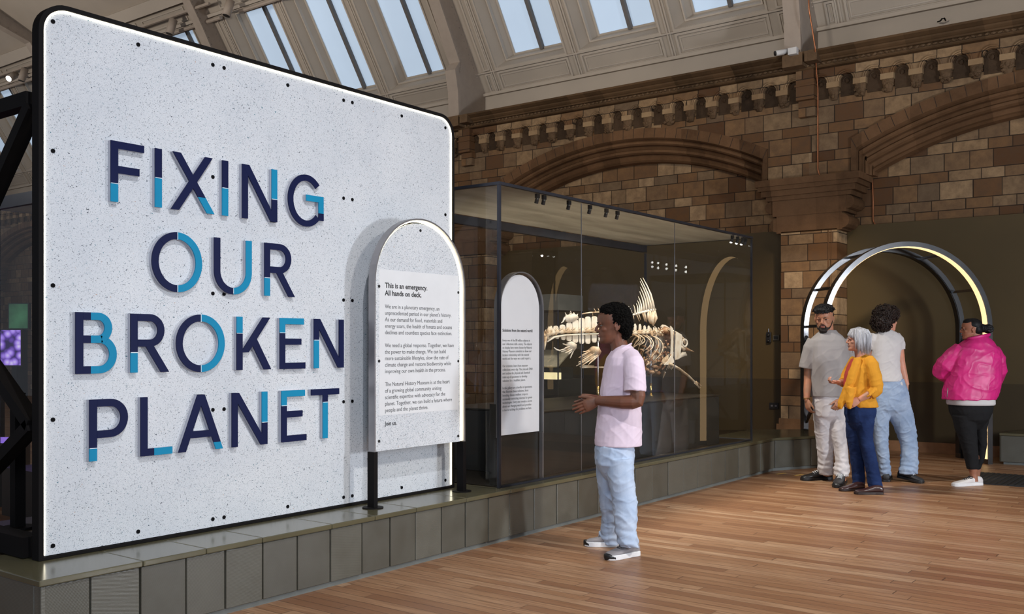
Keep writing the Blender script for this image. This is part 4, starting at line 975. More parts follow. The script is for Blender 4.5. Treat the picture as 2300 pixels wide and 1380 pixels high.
fan([(392, 560), (430, 530), (470, 535), (492, 575), (484, 600), (440, 606), (410, 590)], [((410, 560), (340, 578)), ((412, 566), (322, 606)), ((418, 574), (308, 628)), ((424, 582), (330, 640)), ((432, 590), (300, 668)), ((442, 596), (296, 684)), ((450, 600), (292, 700)), ((462, 604), (322, 706)), ((474, 604), (380, 690)), ((482, 598), (410, 668))], 0.009, 0.005, 'pelvic_fin', -0.012)
# tall dorsal fin
m = MB()
basep = [(365, 497), (400, 488), (440, 476), (480, 466), (520, 456), (560, 447), (605, 440)]
m.tube([B7(x, y) for x, y in basep], [0.010, 0.011, 0.012, 0.013, 0.014, 0.016, 0.014], 8)
tips = [(330, 405), (372, 392), (406, 378), (428, 345), (437, 302), (442, 253), (442, 208), (448, 152), (460, 116), (486, 112)]
for i, (x, y) in enumerate(tips):
    t = i/9; bx = 365+t*225; by = 497-t*58; a = B7(bx, by, 0.004*math.sin(i)); b = B7(x, y, 0.01*math.sin(i*1.3)); mid = a.lerp(b, 0.5)+Vector((0, 0.012+0.03*t, 0))
    m.tube([a, a.lerp(mid, .5)+Vector((0, .006, 0)), mid, mid.lerp(b, .5)+Vector((0, .006, 0)), b], [0.009+0.008*t, 0.008+0.006*t, 0.007+0.004*t, 0.005+0.002*t, 0.0025], 6)
fpart(m, 'dorsal_fin', 'bone_pale')
m = MB()
for (x0, y0, x1, y1, r) in ((375, 492, 385, 540, .007), (410, 486, 442, 560, .007), (430, 480, 455, 545, .008), (470, 470, 500, 560, .011), (490, 466, 515, 572, .012)): m.tube([B7(x0, y0), B7(x1, y1)], [r, r*0.6], 6)
for i in range(6):
    x = 528+i*15; m.tube([B7(x, 458-i*2, 0.01*math.sin(i*2)), B7(x+4, 530, 0.015*math.sin(i*3)), B7(556+i*9, 610-abs(i-3)*9, 0.012*math.sin(i))], [0.013, 0.016, 0.008], 6)
fpart(m, 'fin_support')
# ribs on both sides
ribs = [((352, 700), (338, 740), (330, 790)), ((352, 700), (355, 740), (350, 800)), ((408, 702), (400, 760), (372, 810)), ((452, 704), (462, 780), (425, 868)), ((490, 706), (490, 800), (436, 892)), ((540, 708), (545, 800), (474, 958)), ((520, 770), (480, 830), (440, 880)), ((575, 716), (590, 830), (520, 980))]
for i, r in enumerate(ribs):
    for sx in (-1, 1):
        m = MB(); P = [B7(x, y, sx*k) for (x, y), k in zip(r, (0.025, 0.11, 0.07))]
        ctl = P[1]*2-(P[0]+P[2])*0.5; q = [P[0]*((1-t)**2)+ctl*(2*t*(1-t))+P[2]*(t*t) for t in [k/9 for k in range(10)]]
        m.tube(q, [0.0075-0.0005*k for k in range(10)], 6); fpart(m, 'rib', 'bone')
# skull
K7 = 0.00101
def headsec(x, y, hh, hw, n=2.2): return (B7(x, y), (hw, 0, 0), (0, 0, hh*K7), n)
m = MB(); rr = random.Random(11)
m.loft([headsec(655, 668, 14, .03), headsec(690, 655, 42, .055), headsec(735, 688, 56, .075), headsec(785, 735, 66, .085), headsec(828, 785, 58, .078), headsec(862, 822, 38, .055), headsec(890, 838, 24, .036), headsec(940, 855, 15, .022), headsec(980, 868, 8, .012), headsec(1006, 876, 3, .004)], 18)
o = fpart(m, 'skull', 'bone_dark')
m = MB(); m.prism([B7(x, y, -0.009) for x, y in ((664, 618), (680, 596), (706, 600), (772, 644), (806, 690), (780, 690), (730, 664), (700, 668))], (0.018, 0, 0)); m.build('skull_crest', M['bone_pale'], fish, bevel=.004)
m = MB()
for sx in (-1, 1):
    for i in range(8): x = 690+i*18; m.tube([B7(x, 640+i*12, sx*.05), B7(x+14, 672+i*13, sx*.082), B7(x+20, 720+i*11, sx*.088)], [.006, .008, .005], 6)
    m.tube([B7(700, 640, sx*.06), B7(770, 690, sx*.085), B7(830, 745, sx*.08), B7(880, 812, sx*.05)], [.008, .012, .012, .008], 7)
fpart(m, 'skull_ridges', 'bone')
for sx in (-1, 1):
    m = MB(); m.ell(B7(838, 786, sx*.066), .022, .024, .030, 14, 9); fpart(m, 'eye_socket', 'eye_dark')
for sx in (-1, 1):
    m = MB(); m.tube([B7(838+26*math.cos(a*PI/9), 786+37*math.sin(a*PI/9), sx*0.084) for a in range(19)], [(.011, .008)]*19, 8, False); fpart(m, 'eye_ring', 'bone_pale')
    m = MB(); m.prism([B7(x, y, sx*0.095-0.006) for x, y in ((680, 610), (704, 640), (706, 800), (702, 960), (684, 900), (690, 760))], (0.012, 0, 0)); fpart(m, 'cheek_strap', 'bone_pale', False)
    m = MB(); m.prism([B7(x, y, sx*0.10-0.006) for x, y in ((736, 672), (792, 702), (784, 830), (770, 935), (722, 962), (716, 900), (730, 800))], (0.012, 0, 0)); fpart(m, 'gill_cover', 'bone_pale', False)
    m = MB(); m.tube([B7(800, 820, sx*.08), B7(850, 850, sx*.06), B7(885, 845, sx*.03)], [0.012, 0.02, 0.012], 7); fpart(m, 'cheek_bone', 'bone')
    m = MB(); m.loft([(B7(775, 940, sx*0.07), (0.012, 0, 0), (0, 0.01, 0.022), 2), (B7(830, 905, sx*0.06), (0.016, 0, 0), (0, 0.012, 0.032), 2), (B7(880, 900, sx*0.035), (0.014, 0, 0), (0, 0.01, 0.026), 2), (B7(922, 912, sx*0.01), (0.007, 0, 0), (0, 0.004, 0.008), 2)], 10); fpart(m, 'lower_jaw', 'bone_pale')
    m = MB(); m.prism([B7(x, y, sx*0.10-0.006) for x, y in ((690, 905), (714, 985), (650, 1010), (610, 1010), (655, 960))], (0.012, 0, 0)); fpart(m, 'shoulder_bone', 'bone_pale', False)
    # pectoral fin
    m = MB(); z = [(650, 1000), (720, 1050), (800, 1120), (860, 1190), (893, 1250)] if sx > 0 else [(640, 1010), (520, 1030), (300, 1040), (140, 1040), (30, 1046)]
    sp = 0.12 if sx > 0 else -0.14
    m.tube([B7(x, y, sp+sx*0.02*i) for i, (x, y) in enumerate(z)], [(0.03, 0.012), (0.034, 0.012), (0.026, 0.010), (0.018, 0.008), (0.006, 0.004)], 8)
    for i in range(5):
        x, y = z[-1]; x0, y0 = z[-2]; m.tube([B7(x0-8+i*5, y0+4-i*4, sp+sx*.06), B7(x-10+i*8, y-14+(i % 2)*18-i*3, sp+sx*.075)], [0.006, 0.003], 5)
    fpart(m, 'pectoral_fin', 'bone')
m = MB()
for i in range(95):
    x = rr.uniform(495, 690); y = rr.uniform(830, 1085) if x < 640 else rr.uniform(780, 1000)
    if y > 1010+(x-495)*0.5: continue
    a = B7(x, y, rr.uniform(-.09, .09)); b = a+Vector((rr.uniform(-.03, .03), rr.uniform(-.07, .07), rr.uniform(-.06, .04))); m.tube([a, a.lerp(b, .5)+Vector((0, .01, .01)), b], [rr.uniform(.005, .011), rr.uniform(.006, .014), .004], 6)
for x, y in ((500, 1060), (540, 1085), (590, 1100), (640, 1075), (600, 1040), (560, 1030), (520, 1040), (620, 1095), (570, 1065)): m.ell(B7(x, y, rr.uniform(-.05, .05)), 0.035, 0.030, 0.016, 12, 8, rough=0.9, fr=13)
fpart(m, 'belly_bones', 'bone_dark')
m = MB()
for i in range(9): m.tube([B7(735+i*6, 955+rr.uniform(-5, 5), rr.uniform(-.05, .05)), B7(728+i*6+rr.uniform(-8, 8), 1040+rr.uniform(-15, 25), rr.uniform(-.06, .06))], [0.006, 0.003], 5)
for i in range(5): m.tube([B7(735-i*16, 1085, .02*i-.04), B7(722-i*10, 1150-i*14, .02*i-.04)], [0.006, 0.003], 5)
for i in range(8): m.tube([B7(585+i*11, 1010-i*4, .09), B7(620+i*8, 950-i*6, .07)], [0.006, 0.004], 5)
fpart(m, 'gill_rays', 'bone')
m = MB()
for i in range(34):
    a = B7(rr.uniform(550, 690), rr.uniform(645, 705), rr.uniform(-.045, .045)); q = a+Vector((rr.uniform(-.02, .02), rr.uniform(-.035, .035), rr.uniform(-.04, .03))); m.tube([a, a.lerp(q, .5), q], [rr.uniform(.006, .012), rr.uniform(.008, .013), .004], 6)
fpart(m, 'neck_bones', 'bone')
m = MB()
for i in range(5):
    x = 560+i*27; m.tube([B7(x, 672), B7(x+4, 650), B7(x-2, 628-4*(i % 2))], [.011, .008, .003], 6)
fpart(m, 'neck_spines', 'bone_pale')
for u, v0 in ((1343, 775), (1462, 768)):
    y = onx(u, 850, FX).y; zt = onx(u, v0, FX).z
    m = MB(); m.cyl((FX, y, 0.9005), (FX, y, zt+0.04), 0.009, 10); rd = m.build('support_rod', M['grey_steel'], fish, True)
    m = MB(); m.cyl((FX, y, 0.9005), (FX, y, 1.03), 0.013, 12); m.cyl((FX, y, 0.9005), (FX, y, 0.907), 0.03, 16); m.build('brass_socket', M['brass'], rd, True)

# ================================================================== ARCH FRAME
arc = thing('light_arch', 'tall double hoop arch of black steel lined with light strips', 'arch', (-3.5, 12.38, 0))
ex = Vector((0.75, 0.66, 0)).normalized(); en = Vector((0.66, -0.75, 0)).normalized()
def hoop(cx, cy, rad, zsp, zl, zr, wf, wd, n=40):
    """flat bar hoop: ex to the right, front face towards en"""
    m = MB(); c = Vector((cx, cy, 0)); path = [(-1, 0, zl), (-1, 0, zsp)]
    rs = []
    def ring(px, pz, nx, nz):
        o = c+ex*px+Vector((0, 0, pz)); r = ex*nx+Vector((0, 0, nz))
        return [o+en*wd/2, o-en*wd/2, o-en*wd/2-r*wf, o+en*wd/2-r*wf]
    rs.append(ring(-rad, zl, -1, 0)); rs.append(ring(-rad, zsp, -1, 0))
    for i in range(1, n): a = PI-PI*i/n; rs.append(ring(rad*math.cos(a), zsp+rad*math.sin(a), math.cos(a), math.sin(a)))
    rs.append(ring(rad, zsp, 1, 0)); rs.append(ring(rad, zr, 1, 0)); m.rings(rs); return m
AR, ZS = 1.04, 1.62
CB = Vector((-2.50, 12.86, 0))-ex*AR; CA = CB-en*0.62
hb = hoop(CB.x, CB.y, AR, ZS, PZ, 0.0, 0.058, 0.12).build('front_hoop', M['arch_steel'], arc)
ha = hoop(CA.x, CA.y, AR, ZS, PZ, 0.0, 0.058, 0.12).build('rear_hoop', M['arch_steel'], arc)
for o_, c_ in ((hb, CB), (ha, CA)):
    t_ = hoop(c_.x, c_.y, AR-0.0582, ZS, PZ+0.01, 0.06, 0.006, 0.095).build('led_strip' if o_ is hb else 'unlit_strip', M['led_arch'] if o_ is hb else M['black_plastic'], o_)
for a in (178, 151, 118, 62, 28):
    a = math.radians(a); q = ex*((AR-0.03)*math.cos(a))+Vector((0, 0, ZS+(AR-0.03)*math.sin(a)))
    m = MB(); m.bar(CA+q, CB+q, 0.035, 0.03); m.build('rung', M['arch_steel'], arc)
for s_, z0, zs in ((-1, PZ, [1.60, 1.05, 0.40]), (1, 0.0, [1.60, 0.85, 0.03])):
    q = ex*(s_*(AR-0.03))
    m = MB(); m.bar(CA+q+Vector((0, 0, 1.58)), CB+q+Vector((0, 0, 0.98)), 0.03, 0.035); m.build('diagonal_brace', M['arch_steel'], arc)
    m = MB(); m.bar(CB+q+Vector((0, 0, 0.98)), CA+q+Vector((0, 0, z0+0.05)), 0.03, 0.035); m.build('diagonal_brace', M['arch_steel'], arc)
    m = MB(); m.bar(CA+q+Vector((0, 0, 0.98)), CB+q+Vector((0, 0, 0.98)), 0.025, 0.025); m.build('rung', M['arch_steel'], arc)
m = MB(); q = ex*(AR-0.03); m.bar(CA+q+en*(-0.02)+Vector((0, 0, 0.18)), CA+q+en*0.2+Vector((0, 0, 0.18)), 0.03, 0.34, (0, 0, 1)); m.build('base_plate', M['steel'], arc)
# ================================================================== PEOPLE
def smooth_noise(p, f): return noise.noise(Vector((p[0]*f[0], p[1]*f[1], p[2]*f[2])))
def fuse(mb, name, mat, parent, vox=0.006, it=4, wrinkle=None, label=None):
    """merge overlapping closed shapes into one continuous skin"""
    tmp = mb.build('tmp', mat)
    r = tmp.modifiers.new('r', 'REMESH'); r.mode = 'VOXEL'; r.voxel_size = vox; r.use_smooth_shade = True
    if it: sm = tmp.modifiers.new('s', 'SMOOTH'); sm.factor = 0.5; sm.iterations = it
    dg = bpy.context.evaluated_depsgraph_get(); me = bpy.data.meshes.new_from_object(tmp.evaluated_get(dg))
    old = tmp.data; bpy.data.objects.remove(tmp); bpy.data.meshes.remove(old)
    if wrinkle:
        cs = [v.co.copy() for v in me.vertices]; ns = [v.normal.copy() for v in me.vertices]
        for v, c, n in zip(me.vertices, cs, ns): v.co = c+n*wrinkle(c, n)
    me.name = name; me.materials.clear(); me.materials.append(mat)
    for p in me.polygons: p.use_smooth = True
    o = bpy.data.objects.new(name, me); COL.objects.link(o); o.parent = parent
    if label: o['label'] = label
    return o
def folds(amp, f=(9, 9, 5), amp2=None, f2=(22, 22, 11), tilt=0.6, seed=0.0):
    """hanging cloth: soft swells, sharper slanting ridges and fine creases"""
    a2 = amp2 if amp2 is not None else amp*0.4
    def fn(co, n):
        x, y, z = co.x, co.y, co.z
        s_ = smooth_noise((x+seed, y+seed, z+seed), (5, 5, 4))*amp*0.8
        u = smooth_noise((x+z*tilt+seed, y+z*tilt*0.6+seed, z), f); r1 = max(0.0, 1-abs(u)*3.2)**2*amp*0.8
        v = smooth_noise((x-z*tilt*1.1+seed*2, y-z*0.5, z+seed), (f[0]*1.5, f[1]*1.5, f[2]*1.8)); r2 = max(0.0, 1-abs(v)*4.0)**2*amp*0.5
        return s_+r1+r2+smooth_noise((x-z*0.4, y, z+seed), f2)*a2
    return fn
def cuff(fn, z0, z1, amp):
    """adds stacked ring creases between heights z0 (strong) and z1 (none)"""
    def g(co, n):
        d = fn(co, n)
        if co.z < z1:
            k = min(1.0, (z1-co.z)/(z1-z0)); d += amp*0.75*k*math.sin(co.z*2*PI/0.062+5*smooth_noise((co.x, co.y, co.z), (8, 8, 5))+co.x*22+co.y*9)*(0.45+abs(smooth_noise((co.y+5, co.x, co.z), (11, 11, 9)))*1.6)
        return d
    return g

class Fig:
    def __init__(s, label, d, u0, cat='person'):
        s.d = d; s.u0 = u0; s.l0 = (u0-U0)/F*d
        r = ray(u0, V0); s.o = thing('person', label, cat, (r[0]*d, r[1]*d, 0), TH)
        s.k = d/F
    def J(s, u, v, dy=0.0): d = s.d+dy; return Vector(((u-U0)/F*d-s.l0, dy, CH+(V0-v)*d/F))
    def G(s, u, v): d = F*CH/(v-V0); return s.J(u, v, d-s.d)
    def sil(s, m, rows, n=2.3, seg=28):
        secs = []
        for row in rows:
            v, a, b, dy, hd = row[:5]; nn = row[5] if len(row) > 5 else n
            pa, pb = s.J(a, v, dy), s.J(b, v, dy); c = (pa+pb)/2; secs.append((c, (pb-pa)/2, Vector((0, hd, 0)), nn))
        m.loft(secs, seg); return m
    def limb(s, m, pts, seg=14): m.tube([s.J(*p[:3]) for p in pts], [p[3] for p in pts], seg); return m

HEADT = [(0.00, .33, .06, .10), (.03, .375, -.02, .15), (.07, .395, -.06, .185), (.12, .39, -.10, .215), (.17, .375, -.15, .235), (.22, .395, -.20, .25), (.27, .40, -.25, .262), (.32, .40, -.29, .275), (.38, .395, -.34, .292), (.45, .378, -.385, .308), (.50, .385, -.41, .318), (.56, .415, -.43, .328),
         (.63, .43, -.44, .335), (.70, .425, -.44, .337), (.77, .395, -.43, .33), (.84, .335, -.395, .305), (.90, .245, -.32, .255), (.95, .12, -.22, .18), (.985, .0, -.13, .10), (1.0, -.05, -.09, .04)]
def headT(fig, u, v_chin, h, heading, dy=0.0, pitch=0.0, roll=0.0):
    """head frame: x forward, y to the figure's left, z up; origin at chin level on the ear axis"""
    return Matrix.Translation(fig.J(u, v_chin, dy)) @ Matrix.Rotation(math.radians(heading), 4, 'Z') @ Matrix.Rotation(math.radians(pitch), 4, 'Y') @ Matrix.Rotation(math.radians(roll), 4, 'X') @ Matrix.Scale(h, 4)
def ellT(m, T, c, r, seg=12, ring=8, rough=0.0):
    h = T.to_scale()[0]; R3 = T.to_3x3().normalized()
    m.ell(T @ Vector(c), r[0]*h, r[1]*h, r[2]*h, seg, ring, mtx=R3, rough=rough)
def head(m, T, nose=1.0, jaw=1.0, lips=1.0, ears=True):
    h = T.to_scale()[0]; rs = []
    for z, xf, xb, w_ in HEADT:
        if z < .3: w_ = w_*jaw
        cx, hl = (xf+xb)/2, (xf-xb)/2; r = []
        for i in range(40):
            t = 2*PI*i/40; c, s_ = math.cos(t), math.sin(t); n = 2.25
            x = cx+hl*math.copysign(abs(c)**(2/n), c); y = w_*math.copysign(abs(s_)**(2/n), s_)
            if c > 0: y *= 1-0.10*c*c
            # eye sockets
            if c > 0.2:
                e = math.exp(-((z-.485)/.045)**2)*math.exp(-((abs(y)-.14)/.065)**2); x -= 0.035*e
            r.append(T @ Vector((x, y, z)))
        rs.append(r)
    m.rings(rs)
    m.tube([T @ Vector(p) for p in ((.37, 0, .55), (.415, 0, .485), (.462, 0, .42), (.478*1.0, 0, .375), (.44, 0, .34))], [(.030*h, .026*h), (.034*h, .032*h), (.042*h*nose, .042*h), (.048*h*nose, .042*h), (.04*h*nose, .03*h)], 10)
    for sy in (-1, 1):
        ellT(m, T, (.342, sy*.138, .513), (.038, .058, .012)); ellT(m, T, (.334, sy*.138, .460), (.036, .052, .010))
        ellT(m, T, (.425, sy*.052*nose, .352), (.045, .034, .032)); ellT(m, T, (.385, sy*.13, .548), (.045, .105, .026)); ellT(m, T, (.235, sy*.175, .385), (.12, .08, .085))
        if ears:
            ellT(m, T, (-.06, sy*.335, .44), (.075, .022, .115)); ellT(m, T, (-.035, sy*.335, .355), (.04, .022, .045))
            pts = [T @ Vector((-.055+.07*math.cos(a), sy*(.352+.012*math.sin(a)), .455+.105*math.sin(a))) for a in [PI*(-.1+1.35*q/9) for q in range(10)]]
            m.tube(pts, .016*h, 6)
    ellT(m, T, (.385, 0, .247), (.04*lips, .085, .022*lips)); ellT(m, T, (.378, 0, .205), (.04*lips, .075, .024*lips)); ellT(m, T, (.34, 0, .06), (.062, .085, .055))
M['eye_white'] = plain('eye_white', (0.16, 0.145, 0.13), 0.6); M['iris'] = plain('dark_iris', (0.02, 0.012, 0.008), 0.2)
M['lip'] = plain('lips', (0.30, 0.095, 0.08), 0.45); M['lip_d'] = plain('brown_lips', (0.19, 0.07, 0.055), 0.45); M['teeth'] = plain('teeth', (0.72, 0.68, 0.62), 0.3)
def face(fig, T, lipmat='lip', brow=None, smile=False, teeth=False, gaze=0.0):
    P = fig.o
    for sy in (-1, 1):
        m = MB(); ellT(m, T, (.336, sy*.138, .487), (.036, .046, .022)); e = m.build('eye', M['eye_white'], P, True, world=False)
        m = MB(); ellT(m, T, (.364, sy*(.134)+gaze*.02, .487), (.010, .021, .021)); m.build('iris', M['iris'], e, True, world=False)
        if brow:
            m = MB(); h = T.to_scale()[0]
            m.tube([T @ Vector(p) for p in ((.42, sy*.05, .555), (.418, sy*.12, .578), (.385, sy*.20, .565))], [.011*h, .015*h, .006*h], 6); m.build('eyebrow', brow, P, True, world=False)
    m = MB(); k = 1.18 if smile else 1.0
    ellT(m, T, (.400, 0, .250), (.042, .080*k, .018)); ellT(m, T, (.392, 0, .203), (.043, .070*k, .020)); L = m.build('lips', M[lipmat], P, True, world=False)
    if teeth:
        m = MB(); ellT(m, T, (.404, 0, .228), (.036, .062*k, .013)); m.build('teeth', M['teeth'], L, True, world=False)

def hand(m, W_, d_, n_, s_, size=1.0, curl=(20, 25, 30, 35), spread=0.05, thumb=0.5, tcurl=10):
    """palm with four separate bent fingers and a thumb. d: along the hand, n: the way the palm faces, s: thumb side"""
    d_ = Vector(d_).normalized(); n_ = Vector(n_); n_ = (n_-d_*n_.dot(d_)).normalized(); s_ = Vector(s_); s_ = (s_-d_*s_.dot(d_)-n_*s_.dot(n_)).normalized()
    k = size; W_ = Vector(W_)
    m.loft([(W_-d_*.02*k, s_*.026*k, n_*.019*k, 2.2), (W_+d_*.012*k, s_*.029*k, n_*.017*k, 2.4), (W_+d_*.045*k, s_*.039*k, n_*.0165*k, 2.6), (W_+d_*.080*k, s_*.042*k, n_*.0145*k, 2.6), (W_+d_*.098*k, s_*.040*k, n_*.011*k, 2.4)], 18)
    for i, (off, ln) in enumerate(((.030, .078), (.0105, .086), (-.0095, .080), (-.029, .064))):
        b = W_+d_*(.090 if i < 3 else .083)*k+s_*off*k; dirv = (d_+s_*spread*(1.5-i)).normalized(); pts = [b]; a = math.radians(curl[i]); ang = a*0.5; r = (.0088 if i < 3 else .0076)*k
        for seg_ in (0.45, 0.30, 0.25):
            v = dirv*math.cos(ang)+n_*math.sin(ang); pts.append(pts[-1]+v*ln*seg_*k); ang += a*0.8
        m.tube([pts[0]-dirv*.012*k, pts[0], pts[1], pts[2], pts[3], pts[3]+(pts[3]-pts[2]).normalized()*.004*k], [r*1.05, r*1.05, r, r*.92, r*.75, r*.35], 9)
    b = W_+d_*.022*k+s_*.024*k+n_*.004*k; t0 = (d_*(1-thumb)+s_*thumb+n_*.15).normalized(); a = math.radians(tcurl)
    p1 = b+t0*.040*k; t1 = (t0*math.cos(a)+d_*math.sin(a)).normalized(); p2 = p1+t1*.032*k; t2 = (t1*math.cos(a)+d_*math.sin(a)).normalized(); p3 = p2+t2*.026*k
    m.tube([b-t0*.012*k, b, p1, p2, p3, p3+t2*.004*k], [.015*k, .0155*k, .012*k, .0105*k, .0085*k, .004*k], 10)

def shoe(fig, heel, toe, um, sm, w=0.047, h=0.09, laces=None, lift=0.0, toe_cap=None, sole_h=0.026, name='shoe', label=None, open_top=0.42):
    heel = Vector(heel); toe = Vector(toe); L = (toe-heel).length; f = (toe-heel).normalized(); sd = Vector((-f.y, f.x, 0)); up = Vector((0, 0, 1))
    if lift: heel = heel+up*lift; f = (toe-heel).normalized(); up = sd.cross(f); up = up if up.z > 0 else -up
    def P(t, a, z): return heel+f*(t*L)+sd*a+up*z
    m = MB(); secs = []
    for t, ww, z1 in ((0.0, .62, .72), (.04, .76, .92), (.14, .80, 1.0), (.28, .78, 1.0), (.40, .82, .88), (.55, .93, .70), (.72, 1.0, .56), (.86, .92, .48), (.95, .68, .40), (.995, .30, .32)):
        z0 = sole_h*0.7; zt = h*z1; secs.append((P(t, 0, (z0+zt)/2), sd*w*ww*(1.0 if t > .3 else .95), up*(zt-z0)/2, 2.5))
    m.loft(secs, 20); u_ = m.build(name, um, fig.o, True, world=False, label=label)
    m = MB(); o = []
    for t, ww in ((0, .55), (.03, .80), (.10, .90), (.3, .88), (.5, .97), (.72, 1.08), (.88, 1.0), (.97, .68), (1.01, .25)): o.append((t, ww))
    fine = []
    for (ta, wa), (tb, wb_) in zip(o[:-1], o[1:]):
        for q in range(4): k = q/4; k2 = k*k*(3-2*k) if wb_ > wa else k; fine.append((ta+(tb-ta)*k, wa+(wb_-wa)*math.sin(k*PI/2) if wb_ > wa else wb_+(wa-wb_)*math.cos(k*PI/2)))
    fine.append(o[-1]); o = fine
    ring_ = [P(t, w*ww, 0) for t, ww in o]+[P(t, -w*ww, 0) for t, ww in reversed(o)]
    m.prism(ring_, up*sole_h); m.build('sole', sm, u_, False, bevel=0.004, world=False)
    if laces is not None:
        m = MB()
        for q in range(5):
            t = .36+.06*q; z = h*(1.0-1.55*(t-.28))+.002
            z = h*(.93-.95*(t-.36))
            m.tube([P(t, -w*.42, z-.010), P(t+.012, -w*.2, z+.003), P(t+.018, 0, z+.006), P(t+.012, w*.2, z+.003), P(t, w*.42, z-.010)], .0042, 6)
        for sg in (-1, 1): m.tube([P(.37, 0, h*.95), P(.36, sg*w*.45, h*.99), P(.41, sg*w*.75, h*.80), P(.47, sg*w*.5, h*.82)], .0036, 6)
        m.build('laces', laces, u_, True, world=False)
    if toe_cap is not None:
        m = MB(); m.loft([(P(t, 0, sole_h*.9+hh/2), sd*w*ww, up*hh/2, 2.4) for t, ww, hh in ((.86, 1.0, .034), (.93, .82, .032), (.985, .52, .027), (1.012, .2, .02))], 16); m.build('toe_cap', toe_cap, u_, True, world=False)
    return u_
def lumpy(m, pts, r, rr, jitter, n):
    pass
M['skin_deep'] = skin('deep_brown_skin', (0.135, 0.060, 0.034)); M['skin_tan'] = skin('warm_brown_skin', (0.36, 0.19, 0.115)); M['skin_light'] = skin('light_skin', (0.47, 0.26, 0.18)); M['skin_fair'] = skin('fair_skin', (0.50, 0.27, 0.185)); M['skin_brown'] = skin('brown_skin', (0.29, 0.135, 0.08))
M['hair_black'] = hairm('black_hair', (0.003, 0.003, 0.004), (0.012, 0.010, 0.010), 0.55, (60, 60, 6), 0.2); M['afro'] = hairm('tight_black_curls', (0.002, 0.002, 0.002), (0.009, 0.008, 0.007), 0.95, (130, 130, 130), 0.06); M['hair_brown'] = hairm('dark_brown_curls', (0.008, 0.004, 0.003), (0.030, 0.015, 0.010), 0.5); M['hair_grey'] = hairm('silver_grey_hair', (0.20, 0.20, 0.22), (0.60, 0.61, 0.66), 0.45, (45, 45, 5))
M['beard'] = hairm('black_beard', (0.006, 0.004, 0.004), (0.022, 0.014, 0.011), 0.7)

# ------------------------------------------------ man in the pale pink T-shirt
f1 = Fig('man in pale pink T-shirt and light jeans talking with hands together', 6.75, 1390)
J = f1.J
T = headT(f1, 1380, 771.5, 0.258, 181, 0.0, 3)
b = MB(); head(b, T, nose=1.12, lips=1.2)
f1.limb(b, [(1386, 748, 0, .060), (1388, 768, 0, .058), (1394, 786, 0, .064), (1400, 806, 0, .085)])
f1.sil(b, [(800, 1376, 1428, 0, .13), (830, 1364, 1434, 0, .17), (900, 1354, 1432, 0, .155), (985, 1345, 1430, 0, .15), (1030, 1346, 1416, 0, .15), (1045, 1352, 1410, 0, .13)])
for rows in ([(1030, 1348, 1392, .09, .08), (1125, 1355, 1392, .13, .06), (1185, 1362, 1384, .18, .045), (1206, 1366, 1386, .19, .036)], [(1030, 1372, 1416, -.09, .08), (1125, 1390, 1424, -.13, .06), (1190, 1396, 1420, -.18, .042), (1220, 1400, 1420, -.19, .034)]): f1.sil(b, rows)
f1.limb(b, [(1420, 808, -.15, .05), (1427, 830, -.20, .052), (1431, 870, -.245, .050), (1433, 890, -.255, .050), (1431, 901, -.255, .050), (1420, 904, -.252, .049), (1398, 904, -.235, .046), (1368, 902, -.175, .038), (1350, 901, -.125, .033), (1342, 901, -.105, .031)])
f1.limb(b, [(1396, 806, .15, .05), (1400, 840, .20, .05), (1402, 890, .20, .045), (1398, 900, .195, .045), (1370, 902, .10, .038), (1348, 900, -.015, .030)])
hand(b, J(1343, 901, -.098), J(1287, 925, -.085)-J(1343, 901, -.098), (0, 1, 0), (0.25, 0, 1), 1.04, (10, 8, 10, 14), 0.035, 0.42, 16)
hand(b, J(1347, 898, -.03), J(1285, 917, -.046)-J(1347, 898, -.03), (0, -1, 0), (0.2, 0, 1), 1.04, (6, 6, 8, 10), 0.04, 0.36, 12)
fuse(b, 'body', M['skin_deep'], f1.o, 0.0034, 3)
face(f1, T, 'lip_d', M['hair_black'], teeth=True, gaze=-1)
h = MB(); rr = random.Random(5)
BL = ((1390, 712, 0, .088, .110, .092), (1371, 699, 0, .068, .090, .046), (1399, 728, 0, .068, .100, .074), (1405, 744, 0, .042, .088, .050), (1402, 754, 0, .028, .07, .03), (1383, 698, 0, .082, .095, .052))
for u, v, dy, rx, ry, rz in BL: h.ell(J(u, v, dy), rx, ry, rz, 24, 16)
base = fuse(h, 'afro_hair', M['afro'], f1.o, 0.005, 2)
cl = MB(); vs_ = base.data.vertices
for i in rr.sample(range(len(vs_)), min(1500, len(vs_))):
    p_ = vs_[i].co; n_ = vs_[i].normal
    cl.ell(p_+n_*rr.uniform(-.004, .004), rr.uniform(.005, .009), rr.uniform(.005, .009), rr.uniform(.005, .009), 6, 4)
c_ = cl.build('tight_curl', M['afro'], base, True, world=False); c_['kind'] = 'stuff'
t = MB()
f1.sil(t, [(775, 1389, 1414, 0, .062), (782, 1380, 1422, .0, .085), (791, 1373, 1429, 0, .135), (803, 1364, 1437, 0, .185), (820, 1359, 1441, 0, .200), (850, 1354, 1440, 0, .182), (890, 1347.5, 1438.5, 0, .168), (930, 1342, 1440, 0, .165), (970, 1338, 1441, 0, .172), (1000, 1335.5, 1441, 0, .180)], 2.4)
f1.limb(t, [(1414, 800, -.12, .062), (1423, 815, -.185, (.070, .072)), (1426, 845, -.225, (.072, .074)), (1425.5, 880, -.24, (.076, .074))], 20)
f1.limb(t, [(1394, 800, .12, .062), (1398, 815, .17, .070), (1402, 845, .20, .074), (1404, 878, .21, .075)], 20)
M['tee_pink'] = cloth('pale_pink_cotton', (0.68, 0.565, 0.665))
fuse(t, 't_shirt', M['tee_pink'], f1.o, 0.0055, 4, folds(.0035, (7, 7, 4), .003, (16, 16, 9), .9))
m = MB(); pts = []
